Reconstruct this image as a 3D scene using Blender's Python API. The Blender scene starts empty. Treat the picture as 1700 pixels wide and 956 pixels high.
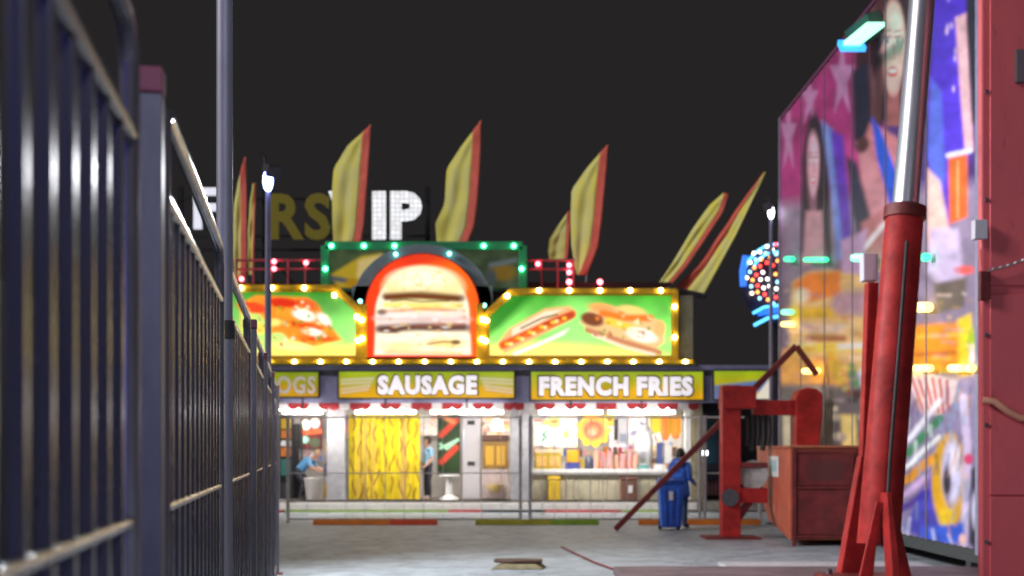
import bpy, bmesh, math, random
import numpy as np
from mathutils import Vector, Matrix, Quaternion
random.seed(7); rng = np.random.default_rng(7)
R = math.radians
sc = bpy.context.scene
COL = sc.collection

# ------------------------------------------------------------------ camera
F = 2000.0                                   # focal length in photo pixels
cam_d = bpy.data.cameras.new('camera'); cam = bpy.data.objects.new('camera', cam_d); COL.objects.link(cam)
cam.location = (0, 0, 1.6); cam.rotation_euler = (R(90), 0, 0)
cam_d.sensor_width = 36; cam_d.lens = 36 * F / 1700; cam_d.shift_y = 272 / 1700
cam_d.clip_start = 0.05; cam_d.clip_end = 2000
cam_d.dof.use_dof = True; cam_d.dof.focus_distance = 6.3; cam_d.dof.aperture_fstop = 2.2
sc.camera = cam
# ------------------------------------------------------------------ night sky, faint glow of the fairground behind the camera
w = bpy.data.worlds.new('World'); sc.world = w; w.use_nodes = True
bg = w.node_tree.nodes['Background']; bg.inputs['Color'].default_value = (0.0185, 0.0170, 0.0170, 1); bg.inputs['Strength'].default_value = 1.0
sd = bpy.data.lights.new('sun', 'SUN'); sd.energy = 1.7; sd.angle = R(14); sd.color = (1.0, 0.92, 0.92)
sun = bpy.data.objects.new('sun', sd); COL.objects.link(sun)
sun.rotation_euler = Vector((0.84, 0.28, -0.46)).to_track_quat('-Z', 'Y').to_euler()
sc.view_settings.view_transform = 'Standard'; sc.view_settings.look = 'None'
sc.view_settings.gamma = 1; sc.view_settings.exposure = 0
sc.cycles.use_denoising = True
sc.cycles.max_bounces = 6; sc.cycles.sample_clamp_indirect = 3

# ------------------------------------------------------------------ helpers
def lin(c):
    c = np.asarray(c, float) / 255.0
    return np.where(c <= 0.04045, c / 12.92, ((c + 0.055) / 1.055) ** 2.4)
def L4(r, g, b): return (*[float(v) for v in lin((r, g, b))], 1.0)
def P(px, py, Y): return Vector(((px - 850) * Y / F, Y, 1.6 - (py - 750) * Y / F))

MATS = {}
def mat(name, col, rough=0.5, metal=0.0, emit=None, es=0.0, grime=0.0, gscale=6.0, bump=0.0, bscale=40.0, coat=0.0, spec=0.5, gcol=None, stretch=(1, 1, 1)):
    if name in MATS: return MATS[name]
    m = bpy.data.materials.new(name); m.use_nodes = True; nt = m.node_tree; b = nt.nodes['Principled BSDF']
    b.inputs['Base Color'].default_value = (*col[:3], 1); b.inputs['Roughness'].default_value = rough
    b.inputs['Metallic'].default_value = metal; b.inputs['Coat Weight'].default_value = coat
    b.inputs['Specular IOR Level'].default_value = spec
    if emit is not None:
        b.inputs['Emission Color'].default_value = (*emit[:3], 1); b.inputs['Emission Strength'].default_value = es
    if grime or bump:
        tc = nt.nodes.new('ShaderNodeTexCoord'); mp = nt.nodes.new('ShaderNodeMapping'); mp.inputs['Scale'].default_value = stretch
        nt.links.new(tc.outputs['Object'], mp.inputs['Vector'])
    if grime:
        n = nt.nodes.new('ShaderNodeTexNoise'); n.inputs['Scale'].default_value = gscale; n.inputs['Detail'].default_value = 7
        n.inputs['Roughness'].default_value = 0.65
        nt.links.new(mp.outputs['Vector'], n.inputs['Vector'])
        rp = nt.nodes.new('ShaderNodeValToRGB'); rp.color_ramp.elements[0].position = 0.36; rp.color_ramp.elements[1].position = 0.66
        g = gcol or tuple(c * (1 - grime) for c in col[:3])
        rp.color_ramp.elements[0].color = (*g[:3], 1); rp.color_ramp.elements[1].color = (*col[:3], 1)
        nt.links.new(n.outputs['Fac'], rp.inputs['Fac']); nt.links.new(rp.outputs['Color'], b.inputs['Base Color'])
        mr = nt.nodes.new('ShaderNodeMapRange'); mr.inputs['To Min'].default_value = min(1, rough + 0.18); mr.inputs['To Max'].default_value = max(0.05, rough - 0.08)
        nt.links.new(n.outputs['Fac'], mr.inputs['Value']); nt.links.new(mr.outputs['Result'], b.inputs['Roughness'])
    if bump:
        n2 = nt.nodes.new('ShaderNodeTexNoise'); n2.inputs['Scale'].default_value = bscale; n2.inputs['Detail'].default_value = 5
        nt.links.new(mp.outputs['Vector'], n2.inputs['Vector'])
        bp = nt.nodes.new('ShaderNodeBump'); bp.inputs['Strength'].default_value = bump; bp.inputs['Distance'].default_value = 0.02
        nt.links.new(n2.outputs['Fac'], bp.inputs['Height']); nt.links.new(bp.outputs['Normal'], b.inputs['Normal'])
    MATS[name] = m; return m
def paint_mat(name, gain=1.0, es=0.0, rough=0.5):
    """A printed / painted face: the picture sits in the colour attribute 'pic'."""
    if name in MATS: return MATS[name]
    m = bpy.data.materials.new(name); m.use_nodes = True; nt = m.node_tree; b = nt.nodes['Principled BSDF']
    a = nt.nodes.new('ShaderNodeAttribute'); a.attribute_name = 'pic'
    mx = nt.nodes.new('ShaderNodeVectorMath'); mx.operation = 'SCALE'; mx.inputs['Scale'].default_value = gain
    nt.links.new(a.outputs['Color'], mx.inputs[0]); nt.links.new(mx.outputs['Vector'], b.inputs['Base Color'])
    b.inputs['Roughness'].default_value = rough
    if es:
        nt.links.new(a.outputs['Color'], b.inputs['Emission Color']); b.inputs['Emission Strength'].default_value = es
    MATS[name] = m; return m

class MB:
    def __init__(s): s.v = []; s.f = []
    def add(s, vs, fs):
        o = len(s.v); s.v += [Vector(p) for p in vs]; s.f += [tuple(i + o for i in f) for f in fs]; return s
    def box(s, a, b):
        x0, y0, z0 = a; x1, y1, z1 = b
        return s.add([(x0,y0,z0),(x1,y0,z0),(x1,y1,z0),(x0,y1,z0),(x0,y0,z1),(x1,y0,z1),(x1,y1,z1),(x0,y1,z1)],
                     [(0,3,2,1),(4,5,6,7),(0,1,5,4),(1,2,6,5),(2,3,7,6),(3,0,4,7)])
    def beam(s, a, b, w, d, w2=None, d2=None, up=(0, 1, 0)):
        """rectangular bar from a to b: w across, d along 'up'"""
        a = Vector(a); b = Vector(b); t = (b - a).normalized(); u = Vector(up); u = (u - t * u.dot(t)).normalized(); r = t.cross(u)
        w2 = w if w2 is None else w2; d2 = d if d2 is None else d2
        vs = [p + r * (sx * ww / 2) + u * (sy * dd / 2) for p, ww, dd in ((a, w, d), (b, w2, d2)) for sx, sy in ((-1,-1),(1,-1),(1,1),(-1,1))]
        return s.add(vs, [(0,1,2,3),(7,6,5,4),(0,4,5,1),(1,5,6,2),(2,6,7,3),(3,7,4,0)])
    def tube(s, path, r, n=10, caps=True):
        path = [Vector(p) for p in path]; rs = r if isinstance(r, (list, tuple)) else [r] * len(path)
        vs = []; fs = []; prev = None
        for i, p in enumerate(path):
            t = (path[min(i + 1, len(path) - 1)] - path[max(i - 1, 0)]).normalized()
            if prev is None:
                u = Vector((1, 0, 0)) if abs(t.x) < 0.8 else Vector((0, 1, 0))
            else: u = prev
            u = (u - t * u.dot(t)).normalized(); prev = u; q = t.cross(u)
            for k in range(n):
                a = 2 * math.pi * k / n; vs.append(p + (u * math.cos(a) + q * math.sin(a)) * rs[i])
        for i in range(len(path) - 1):
            for k in range(n):
                k2 = (k + 1) % n; fs.append((i*n+k, i*n+k2, (i+1)*n+k2, (i+1)*n+k))
        if caps:
            fs.append(tuple(reversed(range(n)))); fs.append(tuple((len(path)-1)*n + k for k in range(n)))
        return s.add(vs, fs)
    def ball(s, c, r, n=10, m=6):
        c = Vector(c); rr = r if isinstance(r, (tuple, list, Vector)) else (r, r, r)
        vs = [c + Vector((0, 0, rr[2]))]; fs = []
        for j in range(1, m):
            th = math.pi * j / m
            for k in range(n):
                a = 2 * math.pi * k / n; vs.append(c + Vector((math.sin(th)*math.cos(a)*rr[0], math.sin(th)*math.sin(a)*rr[1], math.cos(th)*rr[2])))
        vs.append(c - Vector((0, 0, rr[2])))
        for k in range(n):
            k2 = (k+1) % n; fs.append((0, 1+k, 1+k2)); fs.append((len(vs)-1, 1+(m-2)*n+k2, 1+(m-2)*n+k))
            for j in range(m-2): fs.append((1+j*n+k, 1+(j+1)*n+k, 1+(j+1)*n+k2, 1+j*n+k2))
        return s.add(vs, fs)
    def lathe(s, c, prof, n=16):
        """profile of (radius, z) round the vertical axis through c"""
        return s._lathe(Vector(c), prof, n)
    def _lathe(s, c, prof, n):
        vs = []; fs = []
        for r, z in prof:
            for k in range(n):
                a = 2*math.pi*k/n; vs.append(c + Vector((r*math.cos(a), r*math.sin(a), z)))
        for i in range(len(prof)-1):
            for k in range(n):
                k2 = (k+1) % n; fs.append((i*n+k, i*n+k2, (i+1)*n+k2, (i+1)*n+k))
        fs.append(tuple(reversed(range(n)))); fs.append(tuple((len(prof)-1)*n+k for k in range(n)))
        return s.add(vs, fs)
    def prism(s, pts, d):
        """polygon pts (3-D, planar) pushed along vector d"""
        n = len(pts); d = Vector(d); pts = [Vector(p) for p in pts]
        return s.add(pts + [p + d for p in pts], [tuple(range(n)), tuple(reversed(range(n, 2*n)))] + [(i, i+n, (i+1) % n + n, (i+1) % n) for i in range(n)])

def org(o):
    v = Vector((0, 0, 0))
    while o is not None: v = v + o.location; o = o.parent
    return v
def link(name, me, m, parent=None, bevel=0.0, smooth=False, local=False):
    o = bpy.data.objects.new(name, me); COL.objects.link(o)
    if m is not None: me.materials.append(m)
    if parent is not None:
        o.parent = parent
        if not local:
            g = org(parent); me.transform(Matrix.Translation(-g))
    if smooth: me.shade_smooth()
    if bevel:
        b = o.modifiers.new('bevel', 'BEVEL'); b.width = bevel; b.segments = 2; b.limit_method = 'ANGLE'; b.angle_limit = R(40)
    return o
def part(name, mb, m, parent=None, bevel=0.0, smooth=False, local=False):
    me = bpy.data.meshes.new(name); me.from_pydata([tuple(v) for v in mb.v], [], mb.f); me.update()
    bm = bmesh.new(); bm.from_mesh(me); bmesh.ops.recalc_face_normals(bm, faces=bm.faces); bm.to_mesh(me); bm.free()
    if smooth:
        me.shade_smooth()
    o = link(name, me, m, parent, bevel, False, local)
    if smooth:
        try: me.set_sharp_from_angle(angle=R(45))
        except Exception: pass
    return o
def tag(o, label, cat, group=None):
    o['label'] = label; o['category'] = cat
    if group: o['group'] = group
    return o
def thing(name, label, cat, loc=(0, 0, 0), group=None, rz=0):
    o = bpy.data.objects.new(name, None); COL.objects.link(o); o.location = loc; o.rotation_euler = (0, 0, rz); o.empty_display_size = 0.2
    return tag(o, label, cat, group)
def single(name, mb, m, label, cat, group=None, base=None, **k):
    """a thing that is one mesh, origin at its base"""
    b = Vector(base) if base is not None else Vector((sum(v.x for v in mb.v)/len(mb.v), sum(v.y for v in mb.v)/len(mb.v), min(v.z for v in mb.v)))
    for i, v in enumerate(mb.v): mb.v[i] = v - b
    o = part(name, mb, m, None, **k); o.location = b
    return tag(o, label, cat, group)
def copy_tree(o, parent=None):
    c = o.copy(); COL.objects.link(c)
    if parent is not None: c.parent = parent
    for ch in list(o.children): copy_tree(ch, c)
    return c
def text_mesh(s, height, extrude=0.02, fat=0.0, width=None):
    cu = bpy.data.curves.new('t', 'FONT'); cu.body = s; cu.size = 1; cu.extrude = 0.5; cu.offset = fat; cu.resolution_u = 3
    cu.align_x = 'CENTER'; cu.space_character = 1.13; cu.space_word = 0.8
    o = bpy.data.objects.new('t', cu); COL.objects.link(o)
    dg = bpy.context.evaluated_depsgraph_get(); me = bpy.data.meshes.new_from_object(o.evaluated_get(dg))
    bpy.data.objects.remove(o); 
    co = np.empty(len(me.vertices)*3); me.vertices.foreach_get('co', co); co = co.reshape(-1, 3)
    mn = co.min(0); mx = co.max(0); co[:, 0] -= (mn[0]+mx[0])/2; co[:, 1] -= mn[1]
    h = mx[1]-mn[1]; sx = height/h if width is None else width/(mx[0]-mn[0])
    out = np.stack([co[:, 0]*sx, -co[:, 2]/1.0*extrude, co[:, 1]*height/h], 1)
    me.vertices.foreach_set('co', out.ravel()); me.update(); return me
def lettering(s, px0, px1, py0, py1, Y, m, parent, extrude=0.03, fat=0.03, name='lettering'):
    me = text_mesh(s, (py1-py0)*Y/F, extrude, fat, (px1-px0)*Y/F)
    me.transform(Matrix.Translation(P((px0+px1)/2, py1, Y)))
    return link(name, me, m, parent)

# ------------------------------------------------------------------ canvases: pictures painted on signs, one colour per grid point
class Canvas:
    def __init__(s, x0, y0, x1, y1, step=1.6, base=(128, 128, 128)):
        s.x = np.linspace(x0, x1, max(2, int((x1-x0)/step)+1)); s.y = np.linspace(y0, y1, max(2, int((y1-y0)/step)+1))
        s.X, s.Y = np.meshgrid(s.x, s.y); s.c = np.zeros(s.X.shape + (3,)); s.c[:] = lin(base); s.mask = np.ones(s.X.shape, bool)
    def blend(s, a, col):
        col = lin(col) if not isinstance(col, np.ndarray) else col
        s.c = s.c*(1-a[..., None]) + col*a[..., None]; return s
    @staticmethod
    def edge(d, soft): return np.clip(0.5 - d/max(soft, 1e-3), 0, 1)
    def sd_poly(s, pts):
        X, Y = s.X, s.Y; d = np.full(X.shape, 1e9); ins = np.zeros(X.shape, bool); n = len(pts)
        for i in range(n):
            x1, y1 = pts[i]; x2, y2 = pts[(i+1) % n]; ex, ey = x2-x1, y2-y1
            t = np.clip(((X-x1)*ex+(Y-y1)*ey)/(ex*ex+ey*ey+1e-9), 0, 1)
            d = np.minimum(d, np.hypot(X-x1-t*ex, Y-y1-t*ey))
            c = ((y1 > Y) != (y2 > Y)); ins ^= c & (X < ex*(Y-y1)/(ey if ey else 1e-9)+x1)
        return np.where(ins, -d, d)
    def poly(s, pts, col, soft=2.5, a=1.0): return s.blend(s.edge(s.sd_poly(pts), soft)*a, col)
    def ell(s, cx, cy, rx, ry, col, ang=0, soft=2.5, a=1.0):
        t = R(ang); u = (s.X-cx)*math.cos(t)+(s.Y-cy)*math.sin(t); v = -(s.X-cx)*math.sin(t)+(s.Y-cy)*math.cos(t)
        q = np.sqrt((u/rx)**2+(v/ry)**2)+1e-6; return s.blend(s.edge((q-1)*min(rx, ry), soft)*a, col)
    def ring(s, cx, cy, rx, ry, wd, col, soft=2.5, a=1.0):
        q = np.sqrt(((s.X-cx)/rx)**2+((s.Y-cy)/ry)**2); return s.blend(s.edge(np.abs(q-1)*min(rx, ry)-wd/2, soft)*a, col)
    def line(s, pts, wd, col, soft=2.5, a=1.0):
        d = np.full(s.X.shape, 1e9)
        for (x1, y1), (x2, y2) in zip(pts[:-1], pts[1:]):
            ex, ey = x2-x1, y2-y1; t = np.clip(((s.X-x1)*ex+(s.Y-y1)*ey)/(ex*ex+ey*ey+1e-9), 0, 1)
            d = np.minimum(d, np.hypot(s.X-x1-t*ex, s.Y-y1-t*ey))
        return s.blend(s.edge(d-wd/2, soft)*a, col)
    def vgrad(s, y0, c0, y1, c1, a=1.0):
        t = np.clip((s.Y-y0)/(y1-y0), 0, 1)[..., None]; return s.blend(np.full(s.X.shape, a), lin(c0)*(1-t)+lin(c1)*t)
    def noise(s, cell, amp, seed=0):
        g = np.random.default_rng(seed); h, w_ = s.X.shape; out = np.zeros((h, w_)); 
        for k, am in ((1, 1.0), (0.5, 0.5)):
            c = cell*k; ny = int((s.y[-1]-s.y[0])/c)+3; nx = int((s.x[-1]-s.x[0])/c)+3; r = g.random((ny, nx))*2-1
            fy = (s.Y-s.y[0])/c; fx = (s.X-s.x[0])/c; iy = fy.astype(int); ix = fx.astype(int); ty = fy-iy; tx = fx-ix
            ty = ty*ty*(3-2*ty); tx = tx*tx*(3-2*tx)
            out += am*(r[iy, ix]*(1-ty)*(1-tx)+r[iy, ix+1]*(1-ty)*tx+r[iy+1, ix]*ty*(1-tx)+r[iy+1, ix+1]*ty*tx)
        s.n = out; s.c = np.clip(s.c*(1+amp*out[..., None]), 0, 1); return s
    def mesh(s, name, mapf, m, parent=None, keep=None):
        h, w_ = s.X.shape; xs, ys, zs = mapf(s.X.ravel(), s.Y.ravel())
        co = np.stack([xs, ys, zs], 1)
        i = np.arange(h*w_).reshape(h, w_); q = np.stack([i[1:, :-1], i[1:, 1:], i[:-1, 1:], i[:-1, :-1]], -1)
        if keep is not None:
            k = keep[1:, :-1] & keep[1:, 1:] & keep[:-1, 1:] & keep[:-1, :-1]; q = q[k]
        q = q.reshape(-1, 4)
        used = np.unique(q); rm = np.zeros(h*w_, int); rm[used] = np.arange(len(used)); co = co[used]; q = rm[q]
        me = bpy.data.meshes.new(name); me.vertices.add(len(co)); me.vertices.foreach_set('co', co.ravel())
        me.loops.add(q.size); me.loops.foreach_set('vertex_index', q.ravel().astype(np.int32)); me.polygons.add(len(q))
        me.polygons.foreach_set('loop_start', np.arange(0, q.size, 4, dtype=np.int32)); me.polygons.foreach_set('loop_total', np.full(len(q), 4, np.int32))
        me.update(); me.validate()
        at = me.color_attributes.new('pic', 'FLOAT_COLOR', 'POINT'); c = np.ones((len(co), 4)); c[:, :3] = s.c.reshape(-1, 3)[used]
        at.data.foreach_set('color', c.ravel().astype(np.float32))
        return link(name, me, m, parent)
def front(Y): return lambda x, y: ((x-850)*Y/F, np.full(x.shape, Y), 1.6-(y-750)*Y/F)

# ------------------------------------------------------------------ materials
galv = mat('galvanised_steel', (0.30, 0.285, 0.34), 0.17, 0.7, grime=0.4, gscale=9, stretch=(1, 1, 0.25))
galv_bar = mat('square_bar_steel', (0.17, 0.165, 0.20), 0.22, 0.85, grime=0.45, gscale=7, stretch=(1, 1, 0.2))
galv_pole = mat('galvanised_pole', (0.36, 0.36, 0.44), 0.5, 0.35, grime=0.3, gscale=5, stretch=(1, 1, 0.2))
red = mat('red_steel_paint', (0.46, 0.030, 0.028), 0.5, grime=0.55, gscale=3.2, bump=0.08, bscale=30, coat=0.0, spec=0.2, gcol=(0.24, 0.016, 0.016))
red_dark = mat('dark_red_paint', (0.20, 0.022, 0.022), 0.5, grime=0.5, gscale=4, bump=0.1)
red_tower = mat('faded_red_paint', (0.78, 0.15, 0.16), 0.5, spec=0.3, grime=0.45, gscale=1.3, bump=0.1, bscale=14, gcol=(0.64, 0.125, 0.15), stretch=(1, 1, 0.45))
def wear(m, scale=38.0, col=(0.045, 0.022, 0.018), lo=0.60, hi=0.66):
    nt = m.node_tree; b = nt.nodes['Principled BSDF']; src = b.inputs['Base Color'].links[0].from_socket
    tc = nt.nodes.new('ShaderNodeTexCoord'); mp = nt.nodes.new('ShaderNodeMapping'); mp.inputs['Scale'].default_value = (1, 1, 0.35); nt.links.new(tc.outputs['Object'], mp.inputs['Vector'])
    n = nt.nodes.new('ShaderNodeTexNoise'); n.inputs['Scale'].default_value = scale*0.2; n.inputs['Detail'].default_value = 9; n.inputs['Roughness'].default_value = 0.8
    nt.links.new(mp.outputs['Vector'], n.inputs['Vector'])
    r = nt.nodes.new('ShaderNodeMapRange'); r.inputs['From Min'].default_value = lo; r.inputs['From Max'].default_value = hi; nt.links.new(n.outputs['Fac'], r.inputs['Value'])
    x = nt.nodes.new('ShaderNodeMix'); x.data_type = 'RGBA'; x.inputs['B'].default_value = (*col, 1); nt.links.new(r.outputs['Result'], x.inputs['Factor']); nt.links.new(src, x.inputs['A']); nt.links.new(x.outputs['Result'], b.inputs['Base Color'])
wear(red); wear(red_dark); wear(red_tower, 14, (0.20, 0.06, 0.04), 0.57, 0.72)
chrome = mat('polished_rod', (0.78, 0.80, 0.88), 0.3, 0.9, grime=0.12, gscale=3, stretch=(1, 1, .2))
dark = mat('black_rubber', (0.025, 0.025, 0.028), 0.6, grime=0.3)
dkgrey = mat('dark_grey_metal', (0.06, 0.06, 0.07), 0.5, grime=0.4)
white = mat('white_paint', (0.78, 0.77, 0.75), 0.5, grime=0.12, gscale=4)
grey = mat('grey_paint', (0.42, 0.41, 0.43), 0.5, grime=0.3, gscale=5)
band = mat('purple_grey_paint', (0.36, 0.36, 0.58), 0.45, grime=0.25, gscale=2.5)
yellow = mat('yellow_paint', (0.78, 0.50, 0.02), 0.45, grime=0.3, gscale=6)
orange = mat('orange_paint', (0.70, 0.20, 0.02), 0.5, grime=0.35, gscale=6)
olive = mat('olive_paint', (0.36, 0.34, 0.02), 0.5, grime=0.35, gscale=6)
blue = mat('blue_plastic', (0.02, 0.09, 0.50), 0.5, grime=0.25)
skin_m = mat('skin', (0.50, 0.28, 0.20), 0.5)
hair_m = mat('black_hair', (0.012, 0.010, 0.010), 0.45)
bulb_y = mat('warm_bulb', (0.9, 0.8, 0.5), 0.3, emit=(1.0, 0.72, 0.28), es=26)
bulb_g = mat('green_bulb', (0.2, 0.9, 0.5), 0.3, emit=(0.10, 0.95, 0.50), es=13)
bulb_r = mat('red_bulb', (0.9, 0.2, 0.2), 0.3, emit=(1.0, 0.12, 0.16), es=12)
tube_w = mat('fluorescent_white', (0.9, 0.9, 0.9), 0.3, emit=(1.0, 0.95, 0.88), es=14)
backlit = paint_mat('backlit_print', 0.25, 1.25, 0.35)
backlit_dim = paint_mat('dim_backlit_print', 0.45, 0.55, 0.35)
print_m = paint_mat('printed_panel', 1.6, 0.0, 0.55)
mural_m = paint_mat('airbrushed_panel', 1.45, 0.0, 0.62)

# ------------------------------------------------------------------ ground
def ground_mat():
    m = mat('worn_asphalt', (0.355, 0.40, 0.435), 0.46, grime=0.4, gscale=0.35, bump=0.3, bscale=60, gcol=(0.295, 0.335, 0.365))
    nt = m.node_tree; b = nt.nodes['Principled BSDF']; src = b.inputs['Base Color'].links[0].from_socket
    tc = nt.nodes.new('ShaderNodeTexCoord')
    vo = nt.nodes.new('ShaderNodeTexNoise'); vo.inputs['Scale'].default_value = 2.3; vo.inputs['Detail'].default_value = 9; vo.inputs['Roughness'].default_value = 0.75
    nt.links.new(tc.outputs['Object'], vo.inputs['Vector'])
    rp = nt.nodes.new('ShaderNodeValToRGB'); rp.color_ramp.elements[0].position = 0.40; rp.color_ramp.elements[0].color = (0.55, 0.55, 0.56, 1); rp.color_ramp.elements[1].position = 0.56; rp.color_ramp.elements[1].color = (1.1, 1.1, 1.1, 1)
    nt.links.new(vo.outputs['Fac'], rp.inputs['Fac'])
    mx = nt.nodes.new('ShaderNodeMix'); mx.data_type = 'RGBA'; mx.blend_type = 'MULTIPLY'; mx.inputs['Factor'].default_value = 0.7
    nt.links.new(src, mx.inputs['A']); nt.links.new(rp.outputs['Color'], mx.inputs['B']); vc = nt.nodes.new('ShaderNodeTexVoronoi'); vc.feature = 'DISTANCE_TO_EDGE'; vc.inputs['Scale'].default_value = 0.42
    nw = nt.nodes.new('ShaderNodeTexNoise'); nw.inputs['Scale'].default_value = 1.6; nw.inputs['Detail'].default_value = 6
    nt.links.new(tc.outputs['Object'], nw.inputs['Vector']); av = nt.nodes.new('ShaderNodeVectorMath'); av.operation = 'ADD'
    nt.links.new(tc.outputs['Object'], av.inputs[0]); nt.links.new(nw.outputs['Color'], av.inputs[1]); nt.links.new(av.outputs['Vector'], vc.inputs['Vector'])
    cr = nt.nodes.new('ShaderNodeMapRange'); cr.inputs['From Max'].default_value = 0.012; cr.inputs['To Min'].default_value = 0.4; nt.links.new(vc.outputs['Distance'], cr.inputs['Value'])
    m2 = nt.nodes.new('ShaderNodeMix'); m2.data_type = 'RGBA'; m2.blend_type = 'MULTIPLY'; m2.inputs['Factor'].default_value = 0.8
    nt.links.new(mx.outputs['Result'], m2.inputs['A']); nt.links.new(cr.outputs['Result'], m2.inputs['B']); nt.links.new(m2.outputs['Result'], b.inputs['Base Color'])
    return m
g = MB().add([(-400, -60, 0), (400, -60, 0), (400, 900, 0), (-400, 900, 0)], [(0, 1, 2, 3)])
o = part('ground', g, ground_mat()); o['kind'] = 'structure'

# ------------------------------------------------------------------ the food stand, front face 32 m away
Y0 = 32.0
def X_(px, Y=Y0): return (px-850)*Y/F
def Z_(py, Y=Y0): return 1.6-(py-750)*Y/F
XL, XR = -8.6, 6.9
st = thing('food_stand', 'long brightly lit fairground food stand with burger arch sign and green food panels', 'food stand', (0, 33.5, 0))
mb = MB(); mb.box((XL, 35.2, 0.0), (XR, 35.3, 3.6)); mb.box((XL-0.1, 31.95, 0.0), (XL, 35.3, 3.6))
part('wall', mb, mat('white_interior_wall', (0.62, 0.59, 0.57), 0.5, grime=0.15, gscale=3), st)
part('side_wall', MB().box((4.95, 31.95, 0), (5.05, 35.2, 2.9)), mat('tan_wall', (0.35, 0.30, 0.20), 0.6, grime=0.3), st)
part('floor', MB().box((XL, 31.95, 0.03), (XR, 35.2, 0.29)), mat('plank_floor', (0.30, 0.27, 0.24), 0.6, grime=0.4), st)
part('skirt', MB().box((XL, 31.86, 0.06), (4.9, 31.94, 0.25)), mat('white_skirt', (0.80, 0.78, 0.74), 0.5, grime=0.2, gscale=3), st, bevel=0.01)
for a, b, m in ((395, 470, 'red'), (475, 745, 'green'), (745, 800, 'red'), (905, 1030, 'red'), (1032, 1100, 'green')):
    part('skirt_stripe', MB().box((X_(a), 31.82, 0.0), (X_(b), 31.9, 0.055)), mat('skirt_'+m, (0.6, 0.07, 0.06) if m == 'red' else (0.35, 0.50, 0.12), 0.5, grime=0.2), st)
part('roof', MB().box((XL, 31.6, 3.6), (XR, 35.4, 3.75)), dkgrey, st)
part('ceiling', MB().box((XL, 31.95, 3.0), (XR, 35.19, 3.06)), white, st)
part('sign_band', MB().box((XL, 31.62, Z_(668, 31.6)), (XR, 31.94, Z_(606, 31.6))), band, st, bevel=0.015)
part('band_cap', MB().box((XL, 31.56, Z_(606, 31.6)+0.003), (X_(1150), 31.95, Z_(606, 31.6)+0.05)), olive, st)
# sign boards on the band
YB = 31.55
def board(px0, px1, py0, py1, dim=False):
    c = Canvas(px0, py0, px1, py1, 1.6, (150, 165, 30))
    c.vgrad(py0, (150, 178, 30), py1, (222, 170, 12)); mid = (px0+px1)/2
    c.poly([(px0, py1), (px0, py1-14), (px0+0.35*(px1-px0), py1-22), (mid, py1-15), (px1-0.3*(px1-px0), py1-22), (px1, py1-12), (px1, py1)], (228, 165, 10), 8, 0.6)
    c.noise(30, 0.15, int(px0)); return c
def add_board(px0, px1, py0, py1, dim=False, deco=None):
    case = part('sign_board', MB().box((X_(px0-3, YB), YB+0.004, Z_(py1+3, YB)), (X_(px1+3, YB), 31.62, Z_(py0-3, YB))), dkgrey, st, bevel=0.008)
    c = board(px0, px1, py0, py1)
    if deco: deco(c)
    c.mesh('sign_face', front(YB), backlit_dim if dim else paint_mat('board_print', 0.5, 0.78, 0.35), case)
    return case
letter_w = mat('white_letter', (0.8, 0.8, 0.8), 0.4, emit=(0.85, 0.80, 0.88), es=0.75)
outl = mat('olive_outline', (0.20, 0.14, 0.02), 0.5)
letter_dim = mat('dim_white_letter', (0.6, 0.55, 0.5), 0.4, emit=(0.7, 0.6, 0.5), es=0.25)
def wings(c):
    for sgn, x0 in ((1, 568), (-1, 850)):
        for k in range(4):
            y = 628+k*6; c.line([(x0, y+3+(3 if k > 1 else 0)), (x0+sgn*(52-3*k), y)], 3.2, (215, 205, 190), 3, 0.75)
b1 = add_board(300, 528, 618, 658, True)
lettering('CORN DOGS', 330, 524, 624, 654, YB-0.02, letter_dim, b1)
b2 = add_board(563, 853, 617, 660, False, wings)
lettering('SAUSAGE', 624, 795, 620, 657, YB-0.014, outl, b2, 0.02, 0.085, 'letter_outline'); lettering('SAUSAGE', 627, 792, 623, 655, YB-0.04, letter_w, b2, 0.03, 0.055)
b3 = add_board(882, 1167, 617, 663)
lettering('FRENCH FRIES', 892, 1153, 622, 660, YB-0.014, outl, b3, 0.02, 0.085, 'letter_outline'); lettering('FRENCH FRIES', 895, 1150, 625, 657, YB-0.04, letter_w, b3, 0.03, 0.055)
def sw(c): c.poly([(1185, 640), (1290, 628), (1290, 645), (1185, 664)], (70, 110, 175), 5, 0.9); c.poly([(1250, 664), (1290, 612), (1290, 664)], (235, 225, 205), 4)
b4 = add_board(1186, 1278, 616, 662, False, sw)
# bulbs (sub-parts share one mesh per colour)
BM = {}
def bulb(px, py, Y, m, parent, r=0.062):
    key = (m.name, r)
    if key not in BM:
        me = bpy.data.meshes.new('bulb'); t = MB().ball((0, 0, 0), r, 10, 6); me.from_pydata([tuple(v) for v in t.v], [], t.f); me.update(); me.shade_smooth(); me.materials.append(m); BM[key] = me
    ob = bpy.data.objects.new('bulb', BM[key]); COL.objects.link(ob); ob.parent = parent; ob.location = P(px, py, Y)-org(parent); return ob

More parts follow.
